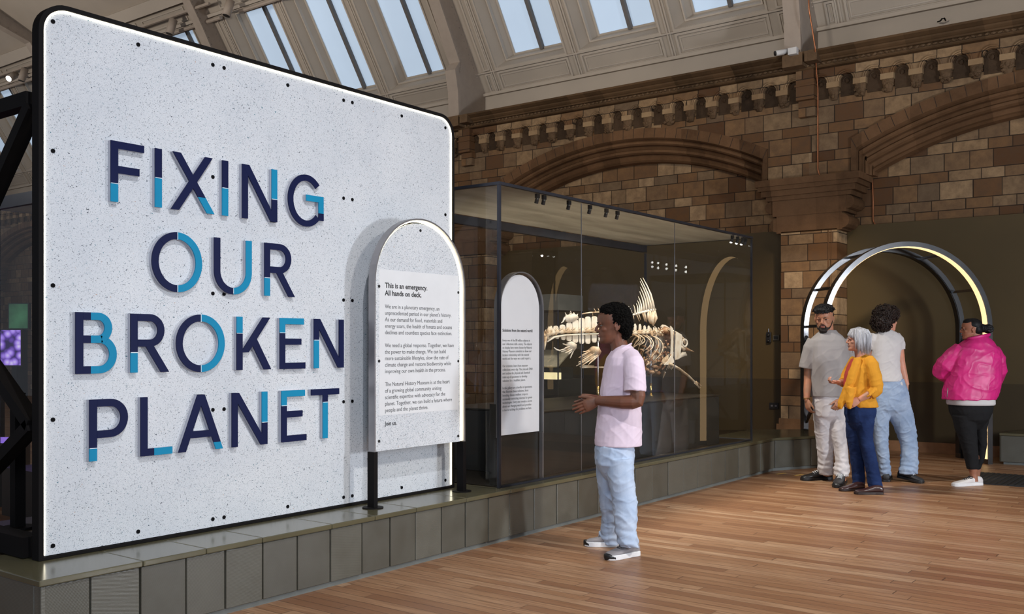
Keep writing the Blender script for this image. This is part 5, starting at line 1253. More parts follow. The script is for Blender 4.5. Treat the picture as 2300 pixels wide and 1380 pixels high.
for i in range(25):
    a = 2*PI*i/24; uu = 1397+21*math.cos(a); vv = 783+(-10.5*math.cos(a)); pts.append(J(uu, vv, .088*math.sin(a)))
m.tube(pts, .0065, 7, False); m.build('collar', M['tee_pink'], f1.o, True, world=False)
p = MB()
f1.sil(p, [(985, 1346, 1424, 0, .145), (1004, 1338, 1422, 0, .170), (1040, 1338.5, 1422, 0, .172), (1064, 1352, 1412, 0, .10), (1076, 1362, 1402, 0, .05)], 2.6)
f1.sil(p, [(1030, 1338, 1398, .085, .10), (1080, 1341.5, 1397, .11, .10), (1125, 1346, 1399, .13, .09), (1160, 1354, 1397, .16, .085), (1186, 1352, 1394, .18, .08), (1200, 1349, 1392, .19, .085), (1213, 1351, 1392, .195, .084), (1221, 1354, 1393, .195, .08)], 2.4)
f1.sil(p, [(1030, 1362, 1422, -.085, .11), (1080, 1368, 1424, -.11, .105), (1125, 1376, 1430, -.13, .095), (1162, 1379, 1430.5, -.16, .09), (1190, 1381, 1429, -.18, .085), (1206, 1384, 1432, -.19, .090), (1218, 1386, 1434, -.195, .088), (1228, 1390, 1434, -.195, .08)], 2.4)
M['denim_light'] = denim('light_blue_denim', (0.33, 0.43, 0.60), (0.50, 0.58, 0.71))
fuse(p, 'jeans', M['denim_light'], f1.o, 0.006, 3, cuff(folds(.007, (8, 8, 6), .003, (18, 18, 14), .7), .1, .38, .006))
M['grey_mesh'] = cloth('grey_knit_shoe', (0.27, 0.255, 0.265)); M['white_sole'] = plain('white_rubber', (0.72, 0.72, 0.73), 0.5); M['grey_lace'] = cloth('grey_lace', (0.22, 0.20, 0.20))
for a, c in ((f1.G(1396, 1228), f1.G(1313, 1226)), (f1.G(1431, 1247), f1.G(1362, 1259))):
    s_ = shoe(f1, a, c, M['grey_mesh'], M['white_sole'], .050, .100, M['grey_lace'], sole_h=.034, name='sneaker'); 
    L = (c-a).length; fdir = (c-a).normalized(); sd = Vector((-fdir.y, fdir.x, 0)); m = MB()
    m.loft([(a+fdir*L*t+Vector((0, 0, .5*hh)), sd*ww, Vector((0, 0, .5*hh)), 2.4) for t, ww, hh in ((.87, .0545, .030), (.92, .049, .040), (.97, .038, .044), (1.01, .022, .042), (1.03, .008, .036))], 18); m.build('toe_bumper', M['black_plastic'], s_, True, world=False)

# ------------------------------------------------ man in the grey T-shirt
f2 = Fig('bearded man in grey T-shirt and off-white trousers facing the camera', 10.2, 1855)
J = f2.J
T = headT(f2, 1853, 744.5, 0.266, 241, 0.0, 7, 2)
b = MB(); head(b, T, nose=1.0)
f2.limb(b, [(1858, 728, .03, .060), (1859, 742, .03, .060), (1859, 752, .02, .068), (1859, 764, .01, .09)])
f2.sil(b, [(762, 1838, 1882, 0, .08), (780, 1826, 1896, 0, .11), (840, 1830, 1892, 0, .11), (890, 1832, 1892, 0, .115), (935, 1834, 1892, 0, .115)])
f2.sil(b, [(925, 1834, 1860, .03, .07), (1000, 1842, 1864, .05, .055), (1070, 1850, 1866, .1, .045)]); f2.sil(b, [(925, 1866, 1892, -.02, .07), (1000, 1878, 1898, -.05, .055), (1080, 1884, 1900, -.12, .045)])
f2.limb(b, [(1824, 770, 0, .052), (1818, 800, .01, .05), (1815.5, 835, .02, .046), (1815, 853, .015, .043), (1813, 875, -.02, .038), (1811.5, 896, -.05, .029)])
hand(b, J(1811.5, 898, -.05), J(1817, 925, -.07)-J(1811.5, 898, -.05), (1, .3, 0), (0, -1, .0), 1.0, (38, 42, 45, 48), 0.02, 0.35, 10)
f2.limb(b, [(1895, 770, 0, .052), (1903, 800, .01, .05), (1907, 835, .03, .046), (1906, 853, .02, .043), (1897, 878, -.06, .037), (1889, 896, -.12, .029)])
hand(b, J(1889, 898, -.12), J(1877, 921, -.15)-J(1889, 898, -.12), (-.3, 1, 0), (-1, 0, -.3), 1.0, (55, 60, 62, 64), 0.02, 0.4, 20)
fuse(b, 'body', M['skin_tan'], f2.o, 0.0042, 2)
face(f2, T, 'lip', M['hair_black'], smile=True, gaze=0.6)
bd = MB(); h_ = T.to_scale()[0]
for z, x, w_, rx in ((.0, .28, .13, .11), (.05, .31, .17, .11), (.11, .30, .20, .115), (.15, .27, .22, .12)): ellT(bd, T, (x, 0, z), (rx, w_, .06))
for sy in (-1, 1):
    bd.tube([T @ Vector(p_) for p_ in ((.33, sy*.10, .10), (.24, sy*.19, .13), (.12, sy*.235, .20), (.02, sy*.275, .31), (.0, sy*.305, .44))], [(.055*h_, .04*h_), (.06*h_, .035*h_), (.055*h_, .03*h_), (.04*h_, .022*h_), (.02*h_, .014*h_)], 8)
    bd.tube([T @ Vector(p_) for p_ in ((.42, sy*.005, .293), (.405, sy*.06, .28), (.37, sy*.115, .225), (.345, sy*.12, .15))], [.022*h_, .024*h_, .024*h_, .03*h_], 6)
fuse(bd, 'beard', M['beard'], f2.o, 0.004, 2, lambda co, n: smooth_noise(co, (160, 160, 160))*.002)
face_l = MB(); ellT(face_l, T, (.412, 0, .236), (.03, .070, .013)); ellT(face_l, T, (.402, 0, .208), (.032, .058, .013)); face_l.build('mouth', M['lip'], f2.o, True, world=False)
hr = MB(); rr = random.Random(2)
ellT(hr, T, (-.03, 0, .80), (.44, .36, .24), 20, 12); ellT(hr, T, (-.16, 0, .62), (.32, .345, .22), 18, 10); ellT(hr, T, (.25, 0, .86), (.22, .31, .13), 16, 10)
for i in range(170):
    a = rr.uniform(-2.6, 2.6); e = rr.uniform(0.05, 1.35); c0 = Vector((.42*math.cos(a)*math.cos(e)-.02, .375*math.sin(a)*math.cos(e), .80+.25*math.sin(e)))
    dv = Vector((.10+rr.uniform(-.05, .07), rr.uniform(-.12, .12), rr.uniform(-.04, .05))); 
    hr.tube([T @ (c0-dv*.5), T @ (c0+Vector((0, 0, .03))), T @ (c0+dv+Vector((0, 0, -.02)))], [.02*h_, .024*h_, .008*h_], 6)
for i in range(26):
    y = -.28+.56*i/25; hr.tube([T @ Vector((.28, y*.9, .93)), T @ Vector((.42-.5*y*y, y, .85)), T @ Vector((.455-.9*y*y, y+rr.uniform(-.03, .03), .73+rr.uniform(-.02, .02)))], [.03*h_, .03*h_, .012*h_], 6)
fuse(hr, 'short_hair', M['hair_black'], f2.o, 0.0045, 1, lambda co, n: smooth_noise(co, (120, 120, 120))*.003)
t = MB()
f2.sil(t, [(742, 1844, 1876, .0, .072), (748, 1839, 1881, 0, .090), (755, 1829, 1890, 0, .105), (764, 1819, 1898, 0, .12), (778, 1815, 1903, 0, .13), (810, 1817, 1904, 0, .135), (850, 1820, 1901, 0, .135), (880, 1822, 1898, 0, .14), (891.5, 1823.5, 1897, 0, .14)], 2.5)
f2.limb(t, [(1829, 766, 0, .07), (1821, 782, .0, (.078, .078)), (1816, 804, .005, (.074, .078)), (1811.5, 828, .01, (.072, .08))], 20); f2.limb(t, [(1890, 766, 0, .07), (1899, 782, .0, .078), (1905, 804, .01, .078), (1908, 827, .02, .08)], 20)
M['tee_grey'] = cloth('warm_grey_cotton', (0.31, 0.288, 0.283))
fuse(t, 't_shirt', M['tee_grey'], f2.o, 0.006, 4, folds(.004, (6, 6, 3), .003, (14, 14, 8), .4, 3.0))
m = MB(); m.tube([J(1860+18.5*math.cos(2*PI*i/24), 747+4.0*(1 if math.sin(2*PI*i/24) < 0 else -0.6)*abs(math.sin(2*PI*i/24))-2.5*math.cos(2*PI*i/24)*.6, .088*math.sin(2*PI*i/24)) for i in range(25)], .010, 7, False); m.build('collar', M['tee_grey'], f2.o, True, world=False)
p = MB(); f2.sil(p, [(880, 1827, 1895, 0, .122), (912, 1827, 1897, 0, .128), (934, 1829, 1898, 0, .125), (948, 1840, 1888, 0, .07), (954, 1848, 1880, 0, .03)], 2.6)
f2.sil(p, [(930, 1828.5, 1864, .01, .105), (966, 1831, 1866, .03, .095), (1010, 1837, 1870, .05, .085), (1045, 1839, 1871, .07, .08), (1056, 1837.5, 1872.5, .08, .085), (1066, 1842, 1871, .085, .08)], 2.4)
f2.sil(p, [(930, 1861, 1898, -.01, .105), (966, 1864.5, 1899, -.04, .095), (1010, 1875, 1901, -.07, .085), (1040, 1876.5, 1905.5, -.1, .08), (1054, 1874, 1908, -.115, .085), (1070, 1876, 1904, -.12, .08)], 2.4)
M['twill'] = denim('off_white_denim', (0.50, 0.47, 0.475), (0.60, 0.565, 0.57))
fuse(p, 'trousers', M['twill'], f2.o, 0.0065, 3, cuff(folds(.006, (8, 8, 6), .003, (17, 17, 13), .6, 1.0), .08, .36, .007))
m = MB(); m.tube([J(1811.5+7*math.cos(2*PI*i/16), 896.5+1.5*math.sin(2*PI*i/16), -.05+.033*math.sin(2*PI*i/16)) for i in range(17)], .004, 6, False); m.build('bracelet', M['brass'], f2.o, True, world=False)
M['black_leather'] = plain('black_leather', (0.012, 0.012, 0.013), 0.35, spec=0.6); M['white_lace'] = cloth('white_lace', (0.72, 0.72, 0.72))
shoe(f2, f2.G(1867, 1077), f2.G(1800, 1080), M['black_leather'], M['black_plastic'], .055, .115, M['white_lace'], sole_h=.03, name='sneaker'); shoe(f2, f2.G(1893, 1084), f2.G(1880, 1097), M['black_leather'], M['black_plastic'], .056, .115, M['white_lace'], sole_h=.03, name='sneaker')

# ------------------------------------------------ woman in the yellow cardigan
f3 = Fig('grey-haired woman in yellow cardigan and dark blue jeans, hand in pocket', 9.55, 1935)
J = f3.J
T = headT(f3, 1925.5, 789, 0.218, 176, 0.0, -2)
b = MB(); head(b, T, nose=1.05)
f3.limb(b, [(1929, 776, 0, .050), (1931, 790, 0, .050), (1934, 800, 0, .060), (1937, 812, 0, .085)])
f3.sil(b, [(810, 1918, 1956, 0, .10), (830, 1910, 1960, 0, .14), (880, 1906, 1956, 0, .125), (930, 1906, 1956, 0, .13), (948, 1908, 1952, 0, .11)])
f3.sil(b, [(940, 1908, 1932, .06, .07), (1020, 1918, 1934, .09, .05), (1088, 1924, 1938, .12, .04)]); f3.sil(b, [(940, 1930, 1955, -.05, .07), (1010, 1940, 1958, -.05, .05), (1096, 1960, 1976, -.06, .04)])
f3.limb(b, [(1952, 818, -.14, .045), (1962, 845, -.18, .042), (1967, 868, -.20, .040), (1966, 876, -.20, .040), (1955, 885, -.195, .037), (1940, 893, -.18, .031), (1930, 898, -.165, .026)])
hand(b, J(1931, 897.5, -.165), J(1912, 909, -.15)-J(1931, 897.5, -.165), (.2, 1, -.1), (-.4, 0, 1), .92, (25, 28, 30, 32), 0.02, 0.3, 20)
f3.limb(b, [(1918, 816, .13, .045), (1906, 838, .16, .041), (1898, 858, .14, .038), (1888, 860, .06, .032), (1884, 860, .03, .027)])
hand(b, J(1884, 860, .03), (-1, -.15, .05), (0, 0, 1), (0, -1, .2), .92, (70, 80, 84, 88), 0.02, 0.45, 30)
fuse(b, 'body', M['skin_light'], f3.o, 0.0042, 2)
face(f3, T, 'lip', M['hair_grey'], smile=True, teeth=True)
hr = MB(); rr = random.Random(9); h_ = T.to_scale()[0]
ellT(hr, T, (-.06, 0, .74), (.45, .40, .32), 20, 12); ellT(hr, T, (-.22, 0, .40), (.32, .385, .42), 18, 12); ellT(hr, T, (-.26, 0, .12), (.24, .34, .26), 16, 10)
base = fuse(hr, 'bob_hair', M['hair_grey'], f3.o, 0.006, 3)
st_ = MB()
for i in range(300):
    a = rr.uniform(-2.75, 2.75); 
    front = abs(a) < 0.75
    if front and rr.random() < .35: continue
    ca, sa = math.cos(a), math.sin(a); top = Vector((-.04+rr.uniform(-.05, .05), rr.uniform(-.06, .06), 1.06+rr.uniform(-.01, .02)))
    ro = rr.uniform(.98, 1.10); zend = (.52+rr.uniform(-.06, .1)) if front else (.02+rr.uniform(-.20, .14) if abs(a) > 1.15 else .25+rr.uniform(-.25, .2))
    p0 = top; p1 = Vector((-.06+.34*ca*ro, .30*sa*ro, .97)); p2 = Vector((-.08+.47*ca*ro, .42*sa*ro, .72)); p3 = Vector((-.10+(.46 if front else .44)*ca*ro, .44*sa*ro, .45 if not front else .6)); p4 = Vector((-.12+.43*ca*ro+rr.uniform(-.03, .04), .42*sa*ro+rr.uniform(-.03, .03), zend))
    pts = [p0, p1, p2, p3, p4]
    if p4.z > p3.z: pts = [p0, p1, p2, p4]
    st_.tube([T @ q for q in pts], [.010*h_, .020*h_, .024*h_, .022*h_, .005*h_][:len(pts)], 5)
st_.build('hair_strand', M['hair_grey'], base, True, world=False)
base.children[0]['kind'] = 'stuff'
rt = MB(); f3.sil(rt, [(806, 1914, 1932, 0, .07), (820, 1906.5, 1932, 0, .11), (842, 1898.5, 1932, 0, .105), (872, 1895, 1930, 0, .10), (882, 1897, 1930, 0, .09)], 2.3)
M['red_top'] = cloth('coral_red_top', (0.40, 0.055, 0.045)); f3.sil(rt, [(800, 1916, 1930, -.02, .05), (812, 1911, 1928, -.03, .08)], 2.3) if False else None; fuse(rt, 'red_top', M['red_top'], f3.o, 0.006, 2)
t = MB()
f3.sil(t, [(797, 1934, 1947, 0, .05), (803, 1924, 1954, 0, .095), (812, 1917, 1960, 0, .14), (826, 1909, 1963, 0, .165), (850, 1901.5, 1962, 0, .168), (872, 1897, 1960, 0, .165), (892, 1894, 1962, 0, .17), (906, 1900, 1967, 0, .175), (914, 1906, 1969.5, 0, .178)], 2.3)
f3.limb(t, [(1950, 808, -.10, .055), (1958, 820, -.15, .062), (1965, 845, -.19, .062), (1969, 866, -.205, .062), (1968, 876, -.205, .058), (1961, 883, -.205, .052), (1955, 887, -.20, .048)], 18)
for k in range(5): f3.limb(t, [(1971-3.2*k-4, 866+4.2*k, -.24, .010), (1967-3.2*k, 878+2.6*k, -.262, .011), (1960-3.2*k, 884+2.0*k, -.235, .009)], 7)
f3.limb(t, [(1922, 808, .10, .055), (1914, 822, .14, .058), (1904, 842, .155, .058), (1898, 856, .13, .055), (1893, 860, .09, .048)], 18)
# drapes of the open front
def drape(rows):
    f3.sil(t, rows, 2.0, 16)
drape([(804, 1919, 1934, -.10, .035), (824, 1911.5, 1930, -.115, .04), (842, 1905, 1924, -.12, .045), (860, 1900, 1918, -.11, .05), (876, 1893, 1910, -.08, .055), (892, 1887, 1906, -.09, .05), (905, 1882.5, 1899, -.09, .042), (914, 1882, 1894, -.09, .034), (920, 1885, 1891, -.09, .02)])
drape([(870, 1902, 1922, -.13, .05), (890, 1900, 1918, -.14, .045), (904, 1899.5, 1915, -.145, .04), (913, 1902, 1913, -.145, .03), (919, 1905, 1911, -.145, .016)])
M['cardigan'] = cloth('mustard_yellow_cloth', (0.60, 0.27, 0.025), var=.1)
fuse(t, 'cardigan', M['cardigan'], f3.o, 0.0055, 3, folds(.0045, (8, 8, 4), .003, (20, 20, 12), .7, 2.0))
p = MB(); f3.sil(p, [(900, 1901, 1964, 0, .155), (930, 1900, 1964, 0, .162), (946, 1904, 1959, 0, .14), (960, 1912, 1950, 0, .08), (966, 1918, 1944, 0, .04)], 2.5)
f3.sil(p, [(940, 1901, 1938, .06, .09), (980, 1902.5, 1937, .07, .08), (1020, 1910, 1939, .09, .07), (1060, 1914.5, 1941, .11, .065), (1088, 1916, 1942, .12, .065)], 2.4)
f3.sil(p, [(940, 1924, 1962, -.05, .095), (977, 1927, 1958.5, -.05, .08), (1000, 1932, 1961, -.05, .075), (1040, 1942, 1970, -.055, .07), (1070, 1948, 1977, -.06, .068), (1095, 1951, 1981, -.06, .068)], 2.4)
M['denim_dark'] = denim('dark_indigo_denim', (0.006, 0.014, 0.055), (0.018, 0.038, 0.12)); fuse(p, 'jeans', M['denim_dark'], f3.o, 0.006, 3, cuff(folds(.004, (9, 9, 7), .002, (20, 20, 16), .6, 4.0), .05, .25, .003))
M['brown_leather'] = plain('dark_brown_leather', (0.035, 0.013, 0.012), 0.3, spec=0.6); M['brown_sole'] = plain('dark_brown_sole', (0.018, 0.009, 0.008), 0.5)
shoe(f3, f3.G(1940, 1101.5), f3.G(1886, 1104), M['brown_leather'], M['brown_sole'], .042, .085, None, sole_h=.022); shoe(f3, f3.G(1983, 1111), f3.G(1919, 1110.5), M['brown_leather'], M['brown_sole'], .044, .088, None, sole_h=.024)

# ------------------------------------------------ man with curly hair seen from behind
f4 = Fig('curly-haired man in white T-shirt and blue jeans seen from behind', 10.25, 1995)
J = f4.J
T = headT(f4, 1993, 745, 0.242, 28, 0.0, 2)
b = MB(); head(b, T, nose=1.05, ears=False)
f4.limb(b, [(1989, 730, 0, .060), (1989, 744, 0, .060), (1990, 756, 0, .09)])
f4.sil(b, [(755, 1972, 2010, 0, .08), (770, 1962, 2022, 0, .10), (830, 1966, 2014, 0, .10), (900, 1968, 2030, 0, .11), (925, 1966, 2034, 0, .11)])
f4.sil(b, [(915, 1966, 1992, .0, .07), (1000, 1972, 1988, .0, .05), (1074, 1982, 1994, .02, .042)]); f4.sil(b, [(915, 2004, 2034, .0, .075), (1000, 2032, 2052, .0, .055), (1070, 2034, 2052, -.03, .042)])
f4.limb(b, [(2016, 764, 0, .054), (2019, 790, .0, .053), (2022, 812, .01, .048), (2025.5, 828, .01, .045), (2030, 846, .0, .040), (2036, 866, -.02, .030)])
hand(b, J(2036, 868, -.02), J(2034, 900, .02)-J(2036, 868, -.02), (-1, 0, 0), (0, 1, 0), 1.0, (15, 15, 18, 20), 0.02, 0.3, 10)
f4.limb(b, [(1962, 764, 0, .054), (1957, 800, .02, .05), (1955, 828, .02, .045), (1960, 866, .08, .032)])
hand(b, J(1960, 868, .08), J(1966, 895, .1)-J(1960, 868, .08), (1, 0, 0), (0, 1, 0), 1.0, (15, 15, 18, 20), 0.02, 0.3, 10)
fuse(b, 'body', M['skin_fair'], f4.o, 0.0042, 2); face(f4, T, 'lip', M['hair_brown'])
hr = MB(); rr = random.Random(21); h_ = T.to_scale()[0]
ellT(hr, T, (-.12, 0, .72), (.52, .50, .40), 20, 12); ellT(hr, T, (-.36, 0, .40), (.36, .46, .38), 18, 12); ellT(hr, T, (-.38, 0, .16), (.22, .36, .2), 16, 10); ellT(hr, T, (.16, 0, .84), (.30, .42, .25), 16, 10)
base = fuse(hr, 'curly_hair', M['hair_brown'], f4.o, 0.007, 2, lambda co, n: smooth_noise(co, (60, 60, 60))*.010)
cl = MB()
for i in range(430):
    v_ = Vector((rr.gauss(0, 1), rr.gauss(0, 1), rr.gauss(0, 1))).normalized()
    if rr.random() < .55: c0 = Vector((-.12+.55*v_.x, .53*v_.y, .74+.41*v_.z))
    else: c0 = Vector((-.38+.37*v_.x, .47*v_.y, .36+.40*v_.z))
    if (c0.x > .22 and c0.z < .62) or c0.z < -.06: continue
    e1 = Vector((rr.gauss(0, 1), rr.gauss(0, 1), rr.gauss(0, 1))).normalized(); e2 = v_.cross(e1).normalized(); e1 = e2.cross(v_) if rr.random() < .6 else e1
    R_ = rr.uniform(.045, .075); n_ = 8
    cl.tube([T @ (c0+e1*R_*math.cos(q*.75)+e2*R_*math.sin(q*.75)+v_*(.012*q-.03)) for q in range(n_)], [.006*h_]+[.017*h_]*(n_-2)+[.005*h_], 5)
c_ = cl.build('curl', M['hair_brown'], base, True, world=False); c_['kind'] = 'stuff'
t = MB()
f4.sil(t, [(741, 1979, 2000, .0, .07), (747, 1970, 2011, 0, .092), (754, 1962, 2020, 0, .105), (765, 1956, 2026, 0, .115), (785, 1954, 2023, 0, .12), (810, 1956, 2018, 0, .12), (835, 1959, 2021, 0, .122), (857, 1962, 2026, 0, .13)], 2.5)
f4.limb(t, [(2008, 758, 0, .066), (2016, 766, 0, .068), (2019, 776, 0, .064), (2020, 786, 0, .062)], 18); f4.limb(t, [(1968, 758, 0, .066), (1960, 766, 0, .068), (1957, 786, .01, .062)], 18)
M['tee_white'] = cloth('white_cotton', (0.56, 0.535, 0.53)); fuse(t, 't_shirt', M['tee_white'], f4.o, 0.006, 4, folds(.004, (7, 7, 4), .003, (15, 15, 9), .8, 5.0))
m = MB(); f4.sil(m, [(846, 1986, 2022, 0, .100), (860, 1990, 2026.5, 0, .124), (867, 1998, 2026, 0, .124), (869, 2004, 2024, 0, .12)], 2.3); m.build('shirt_tail', M['tee_white'], f4.o, True, world=False)
p = MB(); f4.sil(p, [(852, 1964, 2027, 0, .122), (880, 1961, 2036, 0, .135), (908, 1958, 2042, 0, .14), (920, 1960, 2043, 0, .13), (934, 1972, 2026, 0, .07), (940, 1980, 2018, 0, .03)], 2.5)
f4.sil(p, [(915, 1990, 2044, .0, .11), (936, 1996, 2050, -.01, .10), (960, 2010, 2055.5, -.01, .09), (990, 2022, 2058, -.01, .082), (1015, 2026, 2060, -.02, .08), (1045, 2024, 2060, -.03, .08), (1056, 2020, 2059, -.035, .085), (1064, 2021.5, 2059, -.035, .08)], 2.4)
f4.sil(p, [(915, 1957, 1999, .0, .11), (948, 1959, 1994, .0, .095), (1000, 1966, 1993, .0, .082), (1040, 1973, 1996, .01, .078), (1058, 1974, 1999.5, .02, .082), (1069, 1976, 1999, .02, .08)], 2.4)
M['denim_mid'] = denim('mid_blue_denim', (0.20, 0.28, 0.42), (0.36, 0.44, 0.57)); fuse(p, 'jeans', M['denim_mid'], f4.o, 0.0065, 3, cuff(folds(.007, (9, 9, 7), .003, (18, 18, 14), .7, 7.0), .08, .36, .006))
M['black_sneaker'] = plain('black_suede', (0.02, 0.02, 0.022), 0.6)
shoe(f4, f4.G(2018, 1080), f4.G(2074, 1087), M['black_sneaker'], M['black_plastic'], .048, .10, M['white_lace'], lift=.035, name='sneaker'); shoe(f4, f4.G(1990, 1083.5), f4.G(1994, 1074), M['black_sneaker'], M['black_plastic'], .048, .10, None, name='sneaker')

# ------------------------------------------------ woman in the pink jacket
f5 = Fig('woman in bright pink jacket and black leggings with hair in bun', 9.98, 2180)
J = f5.J
T = headT(f5, 2181.5, 763, 0.213, 164, 0.0, 0)
b = MB(); head(b, T, nose=0.95, jaw=1.05)
f5.limb(b, [(2188, 750, 0, .056), (2190, 762, 0, .058), (2192, 776, 0, .09)])
f5.sil(b, [(775, 2165, 2220, 0, .11), (800, 2150, 2230, 0, .14), (860, 2146, 2226, 0, .14), (920, 2138, 2220, 0, .15), (945, 2144, 2212, 0, .13)])
f5.sil(b, [(938, 2148, 2180, -.02, .09), (1000, 2164, 2188, -.03, .06), (1050, 2175, 2195, -.03, .045), (1066, 2179, 2194, -.03, .036), (1082, 2178, 2197, -.03, .036)]); f5.sil(b, [(938, 2182, 2212, .06, .09), (1000, 2194, 2210, .10, .06), (1080, 2184, 2198, .14, .038)])
f5.limb(b, [(2150, 795, .02, .06), (2125, 828, .08, .05), (2150, 845, .25, .04), (2168, 840, .28, .03)]); hand(b, J(2168, 840, .28), (1, .2, .1), (0, -1, 0), (0, 0, 1), .95, (30, 30, 35, 40), .02, .4, 20)
f5.limb(b, [(2230, 800, .02, .06), (2238, 838, .06, .05), (2215, 852, .26, .04), (2200, 848, .28, .03)]); hand(b, J(2200, 848, .28), (-1, .2, .1), (0, -1, 0), (0, 0, 1), .95, (30, 30, 35, 40), .02, .4, 20)
fuse(b, 'body', M['skin_brown'], f5.o, 0.0042, 2); face(f5, T, 'lip', M['hair_black'])
hr = MB(); h_ = T.to_scale()[0]
ellT(hr, T, (-.07, 0, .70), (.425, .352, .325), 22, 14); ellT(hr, T, (-.24, 0, .50), (.25, .33, .30), 16, 10); ellT(hr, T, (.12, 0, .82), (.26, .30, .19), 16, 10)
base = fuse(hr, 'sleek_hair', M['hair_black'], f5.o, 0.005, 3)
bn = MB(); rr = random.Random(4); cb_ = J(2221, 739, .0)
bn.ell(cb_, .042, .045, .042, 16, 12, rough=.2); bn.tube([T @ Vector((-.36, 0, .55)), cb_], [.05, .035], 12)
for i in range(16): a = 2*PI*i/16; bn.tube([cb_+Vector((.030*math.cos(a+q*.5)*(1+.1*q), -.035+.02*q, .030*math.sin(a+q*.5)*(1+.1*q))) for q in range(5)], [.008, .011, .012, .010, .005], 6)
fuse(bn, 'hair_bun', M['hair_black'], f5.o, 0.005, 1, lambda co, n: smooth_noise(co, (90, 90, 90))*.003)
t = MB()
f5.sil(t, [(757, 2178, 2217, .0, .075), (764, 2171, 2224, 0, .10), (772, 2160, 2232, 0, .125), (784, 2146, 2240, 0, .15), (800, 2138, 2243, 0, .172), (835, 2130, 2245, 0, .19), (862, 2125, 2243, 0, .20), (882, 2122.5, 2237, 0, .20), (897, 2122, 2231, 0, .20)], 2.5)
f5.limb(t, [(2160, 786, 0, .085), (2144, 800, .01, .098), (2124, 822, .03, .10), (2117, 834, .07, .098), (2128, 842, .16, .088), (2146, 845, .24, .075)], 20)
f5.limb(t, [(2226, 788, .0, .085), (2236, 806, .02, .09), (2241, 834, .05, .088), (2236, 850, .13, .08), (2220, 852, .24, .07)], 20)
M['pink_leather'] = plain('magenta_leather', (0.56, 0.014, 0.17), 0.46, var=.12, vscale=9, spec=0.5)
fuse(t, 'jacket', M['pink_leather'], f5.o, 0.006, 3, folds(.007, (7, 7, 5), .004, (17, 17, 12), .6, 9.0))
m = MB(); pts = [J(2198+24*math.cos(2*PI*i/24), 756-5*math.cos(2*PI*i/24)+2, .082*math.sin(2*PI*i/24)) for i in range(25)]
m.tube(pts, [(.012, .020)]*25, 8, False); m.build('collar', M['pink_leather'], f5.o, True, world=False)
m = MB(); m.tube([J(2129, 872, -.17), J(2127, 893, -.175)], .004, 6); m.build('zip', M['grey_steel'], f5.o, True, world=False)
m = MB(); f5.sil(m, [(888, 2130, 2229, 0, .188), (906, 2130.5, 2230, 0, .19), (909.5, 2132, 2229, 0, .188)], 2.5); m.build('t_shirt_hem', M['tee_white'], f5.o, True, world=False)
p = MB(); f5.sil(p, [(898, 2132, 2227, 0, .175), (925, 2137, 2224, 0, .178), (942, 2143, 2217, 0, .16), (958, 2156, 2206, 0, .08), (966, 2166, 2198, 0, .04)], 2.5)
f5.sil(p, [(935, 2141, 2189, -.03, .12), (965, 2147.5, 2191, -.03, .10), (1000, 2160, 2193, -.03, .08), (1030, 2168, 2197, -.03, .068), (1054, 2173, 2196.5, -.03, .056)], 2.3); f5.sil(p, [(935, 2180, 2219, .05, .12), (965, 2184, 2213, .08, .10), (1000, 2191, 2213, .10, .08), (1030, 2192, 2208, .12, .065), (1054, 2185, 2200, .13, .055)], 2.3)
M['leggings'] = cloth('black_jersey', (0.010, 0.010, 0.011)); fuse(p, 'leggings', M['leggings'], f5.o, 0.006, 3, folds(.003, (10, 10, 9), .002, (24, 24, 20), .2, 11.0))
M['white_leather'] = plain('white_leather', (0.66, 0.63, 0.62), 0.45); M['grey_patch'] = plain('silver_grey_leather', (0.34, 0.34, 0.36), 0.4)
s1 = shoe(f5, f5.G(2204, 1090), f5.G(2140, 1093), M['white_leather'], M['white_sole'], .046, .095, M['black_sneaker'], sole_h=.03, name='sneaker'); shoe(f5, f5.G(2191, 1086), f5.G(2187, 1079), M['white_leather'], M['white_sole'], .046, .095, None, sole_h=.03, name='sneaker')
# ================================================================== SMALL THINGS AND BACKGROUND
# floor mat
mt = thing('floor_mat', 'black ribbed floor mat behind the woman in pink', 'mat', (-1.2, 11.4, 0))
m = MB(); m.box(-2.42, 0.1, 10.92, 11.90, 0.0005, 0.006); m.build('mat_base', M['mat'], mt)
m = MB()
for i in range(44): x = -2.40+i*0.056; m.box(x, x+0.030, 10.94, 11.88, 0.0055, 0.011)
m.build('mat_rib', M['mat'], mt)['kind'] = 'stuff'
# yellow tape marks
for pts, lab in ((((1744, 1066), (1763, 1063)), 'left short strip of yellow tape on the floor beside plinth end'), (((1786, 1069), (1803, 1066.5)), 'right short strip of yellow tape near the black sneaker')):
    a, b_ = onz(*pts[0]), onz(*pts[1]); t_ = (b_-a).normalized(); n_ = Vector((-t_.y, t_.x, 0))*0.022
    m = MB(); m.prism([a+n_+Vector((0, 0, .0004)), a-n_+Vector((0, 0, .0004)), b_-n_+Vector((0, 0, .0004)), b_+n_+Vector((0, 0, .0004))], (0, 0, .0006)); tag(m.build('tape_strip', M['tape']), lab, 'tape', 'yellow tape on the floor')
